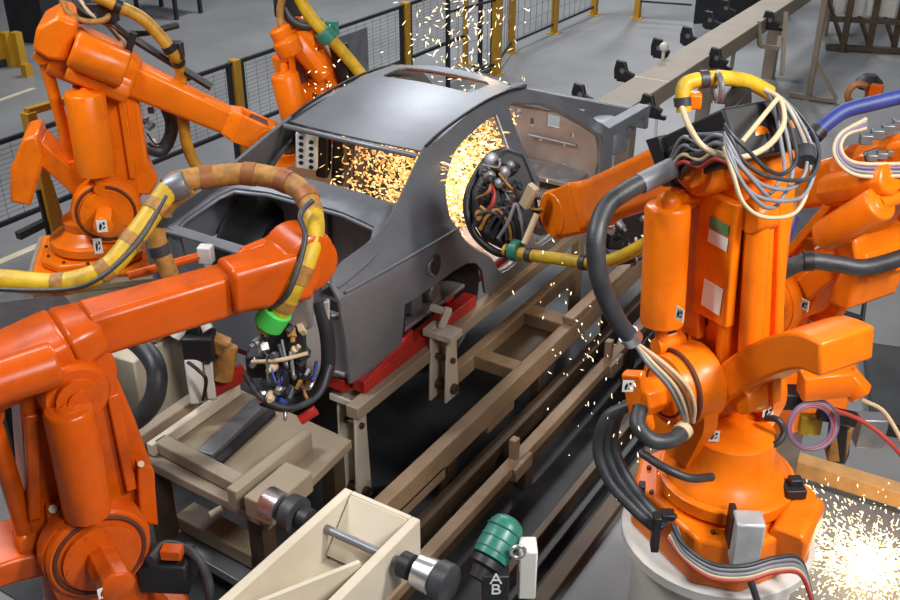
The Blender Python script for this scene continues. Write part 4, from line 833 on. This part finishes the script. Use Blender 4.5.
# ================================================================ FENCE
XF = -7.93; zt_, zb_ = 1.30, .57
t = thing('safety_fence', 'low safety fence of black wire panels and yellow posts behind the robots', 'fence', (XF, 7.6, 0))
posts = [8.15, 11.45]
for y in posts:
    q = MB(); q.box((XF, y, .67), (.10, .10, 1.34)); q.box((XF, y, .006), (.2, .2, .012)); q.build('post', 'yellow_paint', t, bevel=.006)
    for dy in (-.1, .1):
        q = MB(); q.box((XF, y+dy, .68), (.045, .045, 1.28)); q.build('panel_upright', 'fence_black', t)
for z in (zt_, zb_):
    q = MB(); q.box((XF, 7.5, z), (.035, 10.9, .038)); q.build('frame_rail', 'fence_black', t)
q = MB()
for k in range(16): q.box((XF, 7.5, zb_+.045*k+.03), (.003, 10.8, .004))
for k in range(64): q.box((XF, 2.2+.17*k, (zt_+zb_)/2), (.003, .003, zt_-zb_))
tag(q.build('wire_mesh', 'wire', t), kind='stuff')
q = MB(); q.box((XF+.05, 10.2, .88), (.02, .62, .66)); q.build('grey_sheet', 'grey_metal', t)
# yellow gate frame behind robot two
t = thing('gate_frame', 'yellow tubular gate frame beside the upper left robot', 'frame', atz(66, 272, 0))
gd = 9.2
def gz(px, py): return atx(px, py, -6.95)
q = MB(); q.beam(gz(28, 112), gz(62, 268), .09, .09); q.build('post', 'yellow_paint', t, bevel=.006)
q = MB(); q.beam(gz(46, 180), gz(72, 266), .07, .07); q.build('post', 'yellow_paint', t, bevel=.006)
q = MB(); q.beam(gz(26, 112), gz(75, 98), .06, .06); q.build('top_bar', 'yellow_paint', t, bevel=.006)
q = MB(); q.beam(gz(38, 190), gz(57, 268), .03, .03); q.build('black_edge', 'fence_black', t)
q = MB(); q.beam(gz(18, 236), gz(46, 222), .06, .06); q.build('latch', 'fence_black', t)
q = MB(); q.box((gz(62, 268)+V((0, 0, -.03))), (.2, .5, .04)); q.build('foot', 'yellow_paint', t)
# tall posts of the corner and rear fence
t = thing('rear_fence', 'tall safety fence with yellow posts beyond the car', 'fence', (-7.9, 14.5, 0))
for px, py, m_, w in ((465, 64, 'yellow_paint', .06), (496, 74, 'yellow_paint', .11), (511, 52, 'yellow_paint', .09), (554, 33, 'yellow_paint', .09), (594, 15, 'yellow_paint', .10), (637, 18, 'yellow_paint', .10), (448, 92, 'fence_black', .05), (480, 66, 'fence_black', .05), (491, 72, 'fence_black', .03)):
    c = atz(px, py, 0); q = MB(); q.box((c.x, c.y, 1.1), (w, w, 2.2)); q.box((c.x, c.y, .006), (.2, .2, .012)); q.build('post' if m_ != 'fence_black' else 'panel_upright', m_, t)
a, b, c, d = atz(448, 90, 0), atz(496, 74, 0), atz(511, 52, 0), atz(594, 15, 0)
q = MB()
for p0, p1 in ((a, b), (b, c), (c, d)):
    for z in (.15, 1.1, 2.1): q.beam(p0+V((0, 0, z)), p1+V((0, 0, z)), .03, .03)
q.build('frame_rail', 'fence_black', t)
q = MB()
for p0, p1 in ((a, b), (b, c), (c, d)):
    for k in range(10): q.beam(p0+V((0, 0, .2+.2*k)), p1+V((0, 0, .2+.2*k)), .006, .006)
    n_ = int((p1-p0).length/.2)
    for k in range(1, n_): p = p0.lerp(p1, k/n_); q.beam(p+V((0, 0, .15)), p+V((0, 0, 2.1)), .006, .006)
tag(q.build('wire_mesh', 'wire', t), kind='stuff')
q = MB(); e = atz(594, 15, 0); e2 = atz(700, -32, 0)
for z in (.3, .65, 1.1): q.beam(atz(637, 18, 0)+V((0, 0, z)), atz(690, 22, 0)+V((0, 0, z)), .03, .03)
q.build('frame_rail', 'fence_black', t)

# ================================================================ FAR LIFTING BEAM
zt2 = 1.15
t = thing('transfer_beam', 'long beige transfer beam running into the background', 'beam', (-4.02, 14, 0))
q = MB(); y0 = 2.92*(CH-zt2); q.box((-4.02, (y0+21)/2, zt2-.10), (.40, 21-y0, .20)); q.build('beam', 'beam_far', t, bevel=.01)
q = MB(); q.box((-4.02, y0+1.0, zt2+.001), (.40, .02, .006)); q.build('joint_strip', 'beige_clean', t)
for y in (y0+.4, 12.4, 15.2, 18.2):
    q = MB(); q.box((-4.02, y, .475), (.16, .16, .95)); q.build('leg', 'beam_far', t)
def beam_clamp(px, py, lab, first=[None]):
    c = atz(px, py, zt2-.05)
    if first[0] is None:
        o = thing('beam_clamp', lab, 'clamp', c, 0, 'black clamps along the far beam')
        q = MB(); prof = [(-.16, -.10), (.10, -.12), (.16, .0), (.04, .04), (.0, .16), (-.14, .18), (-.17, .05)]
        q.prism([c+V((a*.75, -.03, b*.8)) for a, b in prof], (0, .06, 0)); q.build('jaw', 'black', o, bevel=.012)
        q = MB(); q.cyl(c+V((-.02, -.04, .03)), c+V((-.02, .04, .03)), .03, n=12); q.build('pin', 'grey_metal', o)
        q = MB(); q.box(c+V((.035, 0, -.08)), (.24, .05, .04)); q.build('bracket', 'black', o)
        first[0] = o; return o
    o = copy_tree(first[0]); o.location = c; o['label'] = lab; return o
for (px, py), lab in zip(((583, 97), (625, 73), (661, 50), (690, 38), (712, 22), (728, 10)), ('nearest the car on its left edge', 'second from the car on its left edge', 'third from the car on its left edge', 'fourth from the car on its left edge', 'fifth from the car on its left edge', 'farthest on its left edge')):
    beam_clamp(px, py, 'black clamp on the far beam, '+lab)
for (px, py), lab in zip(((652, 108), (719, 60), (772, 22)), ('nearest the car on its right edge', 'second on its right edge, above the yellow hose', 'farthest on its right edge')):
    beam_clamp(px, py, 'black clamp on the far beam, '+lab)
q = MB(); c = atz(664, 47, 1.28); q.ball(c, .055); q.cyl((c.x, c.y, .001), c, .02, n=8); tag(q.build('sensor_head', 'white_paint'), 'small white round head by the third clamp of the far beam', 'sensor')
# hanging bracket and stands right of the beam
t = thing('hanger_bracket', 'thin beige bracket frame hanging right of the far beam', 'frame', atz(775, 45, 0))
hd = 13.5
for a, b in (((758, 22), (760, 46)), ((760, 46), (778, 48)), ((778, 48), (780, 36)), ((786, 12), (782, 75)), ((735, 45), (731, 70))):
    q = MB(); q.beam(atd(*a, hd), atd(*b, hd), .05, .05); q.build('bar', 'beam_far', t)
t = thing('tall_stand', 'beige steel post stand with diagonal brace at upper right', 'stand', atz(808, 100, 0))
b0 = atz(808, 100, 0); 
q = MB(); q.box((b0.x, b0.y, 1.2), (.07, .07, 2.4)); q.build('post', 'beam_far', t)
q = MB(); e = atz(836, 104, 0); q.beam(b0+V((0, 0, .04)), e+V((0, 0, .04)), .06, .05); e0 = atz(790, 97, 0); q.beam(e0+V((0, 0, .04)), b0+V((0, 0, .04)), .08, .06); q.build('foot', 'beam_far', t)
q = MB(); q.beam(b0+V((0, 0, .55)), e+V((0, 0, .06)), .045, .045); q.build('brace', 'beam_far', t)
# black cabinet, racks and tables in the far background
c0, c1 = atz(693, 24, 0), atz(775, 20, 0)
q = MB(); q.prism([c0, c1, c1+V((-.2, 1, 0)), c0+V((-.2, 1, 0))], (0, 0, 1.6)); tag(q.build('control_cabinet', 'cabinet_black', bevel=.02), 'black cabinet behind the far beam', 'cabinet')
t = thing('storage_rack', 'brown steel rack with light sheets at the upper right corner', 'rack', atz(870, 55, 0))
for px in (842, 868, 893):
    c = atz(px, 52, 0); q = MB(); q.box((c.x, c.y, .9), (.09, .09, 1.8)); q.build('post', 'rail_dark', t)
    q = MB(); q.beam(c+V((0, 0, .1)), c+V((-.5, .3, .9)), .05, .05); q.build('brace', 'rail_dark', t)
a, b = atz(825, 50, 0), atz(930, 56, 0)
for z in (.06, .5, .95):
    q = MB(); q.beam(a+V((0, 0, z)), b+V((0, 0, z)), .10, .07); q.build('shelf_rail', 'rail_dark', t)
for k, (u0, z) in enumerate(((.15, .55), (.45, .55), (.75, .55), (.3, 1.0), (.65, 1.0))):
    p = a.lerp(b, u0)+V((0, .1, z+.14)); q = MB(); q.box(p, (.42, .05, .26), rz=.15); q.build('panel', 'white_paint', t)
t = thing('distant_tool', 'small dark tool with an orange hook lying beyond the blue hose', 'tool', atz(866, 92, 0))
q = MB(); q.lathe(atd(868, 88, 9.3), (0, 0, 1), [(0, .10), (.06, .12), (.12, .06)], 16); q.build('body', 'black', t)
q = MB(); q.ring(atd(858, 94, 9.1), -fh, .09, .03); q.build('hook', 'rust', t)
q = MB(); q.box(atd(876, 92, 9.0), (.1, .1, .12)); q.build('cap', 'orange_dark', t)
# upper-left corner: yellow guard posts with red and black tooling behind
t = thing('tool_guard', 'yellow guard posts in the top left corner', 'frame', atz(14, 66, 0))
for px in (2, 12, 22):
    c = atz(px, 66, 0); q = MB(); q.box((c.x, c.y, .26), (.15, .12, .52)); q.build('post', 'yellow_paint', t)
c = atz(28, 76, 0); q = MB(); q.box((c.x, c.y, .09), (.12, .12, .18)); q.build('stub_post', 'yellow_paint', t)
a, b = atz(-20, 70, 0), atz(24, 62, 0); q = MB(); q.beam(a+V((0, 0, .06)), b+V((0, 0, .06)), .2, .12); q.build('kick_rail', 'black', t)
t = thing('distant_robot_arm', 'dark red and black machine parts at the top left edge', 'machine', atz(24, 45, 0))
c = atz(20, 50, 0)+V((-.3, .6, 0)); q = MB(); q.box(c+V((0, 0, .5)), (.7, .5, 1.0), rz=.3); q.build('base', 'black', t, bevel=.02)
q = MB(); q.beam(c+V((-.4, 0, 1.0)), c+V((-.2, .0, 1.9)), .35, .3, cut=.2); q.build('arm', 'orange_dark', t, bevel=.02)
clutter(t, c+V((.3, -.4, 1.3)), -fh, (0, 0, 1), .45, 31, ['black', 'grey_metal', 'rubber', 'white_paint', 'red'], 24, 1.0, .3)
# trolley at the top edge behind robot two
t = thing('floor_trolley', 'dark trolley frame on the floor at top left', 'trolley', atz(170, 12, 0))
c = atz(165, 14, 0)
for dx, dy in ((-.5, -.2), (.5, -.2), (-.5, .4), (.5, .4)):
    q = MB(); q.box(c+V((dx, dy, .4)), (.06, .06, .8)); q.build('leg', 'black', t)
q = MB(); q.box(c+V((0, .1, .45)), (1.1, .7, .04)); q.box(c+V((0, .1, .8)), (1.1, .7, .04)); q.build('deck', 'grey_metal', t)
# left edge behind robot three: dark duct, black stand and grey pipe
t = thing('cable_duct', 'dark grey cable duct behind the yellow hose at the left edge', 'duct', atd(25, 330, 6.2))
a, b = atd(-40, 335, 6.0), atd(78, 318, 6.4)
q = MB(); q.beam(a, b, .55, .10); q.build('duct', 'rubber', t, bevel=.01)
q = MB(); q.beam(V((a.x*.5+b.x*.5, a.y*.5+b.y*.5, a.z-.05)), V((a.x*.5+b.x*.5, a.y*.5+b.y*.5, 0)), .2, .2); q.build('leg', 'black', t)
t = thing('black_stand', 'black upright stand on the floor behind the lower left robot', 'stand', atz(20, 455, .0))
c = atz(20, 458, 0); q = MB(); q.box((c.x, c.y, .35), (.14, .14, .70)); q.build('post', 'black', t)
q = MB(); q.box((c.x, c.y, .02), (.3, .3, .04)); q.build('foot', 'black', t)
q = MB(); q.cyl(atz(2, 468, .06), atz(62, 502, .06), .05, n=14); tag(q.build('floor_pipe', 'grey_metal'), 'pale grey pipe lying on the floor at lower left', 'pipe')
for i, (pts, r_, m_, lab) in enumerate((
        ([(118, 332, 5.6), (140, 345, 5.5), (156, 368, 5.4), (154, 398, 5.4), (136, 420, 5.5), (108, 432, 5.6), (80, 440, 5.7)], .055, 'rubber', 'thick black hose curving before the cream equipment box'),
        ([(150, 560, 4.4), (165, 545, 4.5), (190, 552, 4.5), (206, 575, 4.4), (212, 610, 4.3)], .022, 'rubber', 'thin black cable on the floor beside the lower left robot'))):
    q = MB(); q.tube(pxs(pts), r_, n=12); tag(q.build('floor_hose', m_), lab, 'hose')
q = MB(); q.box(atd(168, 568, 4.55), (.22, .16, .16), rz=.5); t = thing('valve_box', 'black valve box with orange tab at the foot of the lower left robot', 'box', atd(168, 565, 4.55)); q.build('body', 'black', t, bevel=.012)
q = MB(); q.box(atd(172, 552, 4.45), (.09, .06, .05), rz=.5); q.build('tab', 'orange_dark', t, bevel=.005)
# small red valve under the car
q = MB(); c = atz(343, 480, .10); q.box((c.x, c.y, .08), (.12, .08, .14), rz=.5); tag(q.build('floor_valve', 'red', bevel=.01), 'small red valve on the floor below the clamp post', 'valve')

# ================================================================ SPARKS
def sparks(name, lab, n, fn, lmin, lmax, w, dirs, m='spark', seed=1):
    rng = random.Random(seed); bm = bmesh.new()
    for i in range(n):
        p, d = fn(rng)
        if p is None: continue
        L = rng.uniform(lmin, lmax); d = V(d).normalized(); x, y = frame_to(d); ww = w*rng.uniform(.5, 1.3)
        a = bm.verts.new(p-d*L/2); b = bm.verts.new(p+d*L/2); r = [bm.verts.new(p+(x*math.cos(k*2*PI/3)+y*math.sin(k*2*PI/3))*ww) for k in range(3)]
        for k in range(3): bm.faces.new((a, r[k], r[(k+1) % 3])); bm.faces.new((b, r[(k+1) % 3], r[k]))
    q = MB(); q.bm.free(); q.bm = bm; o = q.build(name, m); tag(o, lab, 'sparks', kind='stuff'); return o
def f_rear(g):
    p = V((g.uniform(-4.25, -3.49), g.uniform(5.08, 6.5), g.uniform(1.25, 2.02)))
    if p.x < -4.05 and g.random() < .5: return None, None
    return p, V((g.gauss(.5, .6), g.gauss(0, .6), g.gauss(-.3, .6)))
sparks('welding_sparks', 'dense golden welding sparks filling the car interior behind the rear window', 2600, f_rear, .012, .05, .0065, None, 'spark', 1)
sparks('welding_sparks', 'dimmer orange sparks deeper inside the car behind the rear window', 2600, f_rear, .012, .06, .008, None, 'spark_gold', 8)
def f_door(g):
    p = V((g.uniform(-3.55, -3.30), g.uniform(5.2, 6.0), g.uniform(1.5, 2.02)))
    return p, V((g.gauss(.8, .3), g.gauss(.35, .25), g.gauss(-.1, .2)))
sparks('welding_sparks', 'golden sparks streaming across the open rear door', 380, f_door, .02, .06, .0055, None, 'spark_hot', 2)
sparks('welding_sparks', 'orange spark haze around the gun in the open rear door', 420, f_door, .02, .07, .007, None, 'spark_gold', 9)
def f_roof(g):
    p = atd(g.gauss(462, 26), g.uniform(-10, 92), g.uniform(10, 11.6)); return p, V((g.gauss(.4, .6), g.gauss(.2, .4), g.gauss(.5, .7)))
sparks('welding_sparks', 'pale sparks flying up beyond the car roof', 210, f_roof, .02, .09, .007, None, 'spark_hot', 3)
def f_r4(g):
    p = atd(g.gauss(322, 14), g.gauss(88, 14), g.uniform(7.6, 7.9)); return p, V((g.gauss(0, 1), g.gauss(0, 1), g.gauss(0, 1)))
sparks('welding_sparks', 'few sparks in front of the robot behind the car', 30, f_r4, .015, .04, .006, None, 'spark_hot', 4)
def f_rail(g):
    u = g.random(); p = atd(555+110*u+g.gauss(0, 22), 300+150*u+g.gauss(0, 45), g.uniform(4.4, 5.6)); return p, V((g.gauss(.2, .3), g.gauss(0, .2), g.gauss(-.8, .4)))
sparks('welding_sparks', 'scattered falling sparks over the brown guide rails', 110, f_rail, .008, .03, .0032, None, 'spark_hot', 5)
PF = atz(866, 574, 0)
def f_floor(g):
    r = abs(g.gauss(0, .34)); a = g.uniform(0, 2*PI); p = PF+V((r*math.cos(a), r*math.sin(a), abs(g.gauss(0, .09))+.012)); return p, V((math.cos(a)+g.gauss(0, .4), math.sin(a)+g.gauss(0, .4), g.gauss(.1, .3)))
sparks('welding_sparks', 'bright pool of sparks on the floor at the lower right', 3000, f_floor, .012, .045, .0048, None, 'spark_hot', 6)

# ================================================================ LIGHTS
def area(name, loc, size, power, col=(1, 1, 1), tgt=None, sy=None):
    l = bpy.data.lights.new(name, 'AREA'); l.energy = power; l.size = size; l.color = col
    if sy: l.shape = 'RECTANGLE'; l.size_y = sy
    o = bpy.data.objects.new(name, l); COL.objects.link(o); o.location = loc
    if tgt is not None: o.rotation_euler = (V(tgt)-V(loc)).to_track_quat('-Z', 'Y').to_euler()
    return o
def point(name, loc, power, col, r=.05):
    l = bpy.data.lights.new(name, 'POINT'); l.energy = power; l.color = col; l.shadow_soft_size = r
    o = bpy.data.objects.new(name, l); COL.objects.link(o); o.location = loc; return o
w = bpy.data.worlds.new('World'); sc.world = w; w.use_nodes = True
w.node_tree.nodes['Background'].inputs['Color'].default_value = (.70, .74, .80, 1); w.node_tree.nodes['Background'].inputs['Strength'].default_value = .07
for i, (x, y, p_) in enumerate(((-10.5, 6, 330), (-10, 15, 800), (-6, 15, 450), (-9, 26, 850), (3, 24, 300))):
    area('hall_lamp_%d' % i, (x, y, 9), 1.2, p_, (.95, .97, 1.0), (x, y, 0), 3)
area('hall_lamp_right', (2.6, 3.4, 6.5), .9, 430, (1, .95, .88), (-1.2, 4.4, 1.6), 1.6)
area('hall_lamp_front', (3.2, .5, 7.0), 1.5, 330, (.95, .97, 1), (-3.2, 4, 1), 2.5)  # added fill from the front to brighten the car's side, not a known lamp
area('hall_lamp_mid', (-6.5, 1.0, 8.0), .8, 420, (.97, .98, 1), (-4.0, 4, 1), 2)
point('arc_light_interior', (-3.80, 6.05, 1.45), 9, (1, .62, .28), .06)
point('arc_light_roof', (-4.0, 7.0, 2.30), 6, (1, .66, .34), .08)
point('arc_light_floor', (PF.x, PF.y, .2), 3.5, (1, .66, .3), .08)
point('arc_light_door', (-3.05, 6.3, 1.35), 4, (1, .62, .28), .05)
sc.view_settings.view_transform = 'Standard'; sc.view_settings.look = 'None'; sc.view_settings.exposure = 0; sc.view_settings.gamma = 1
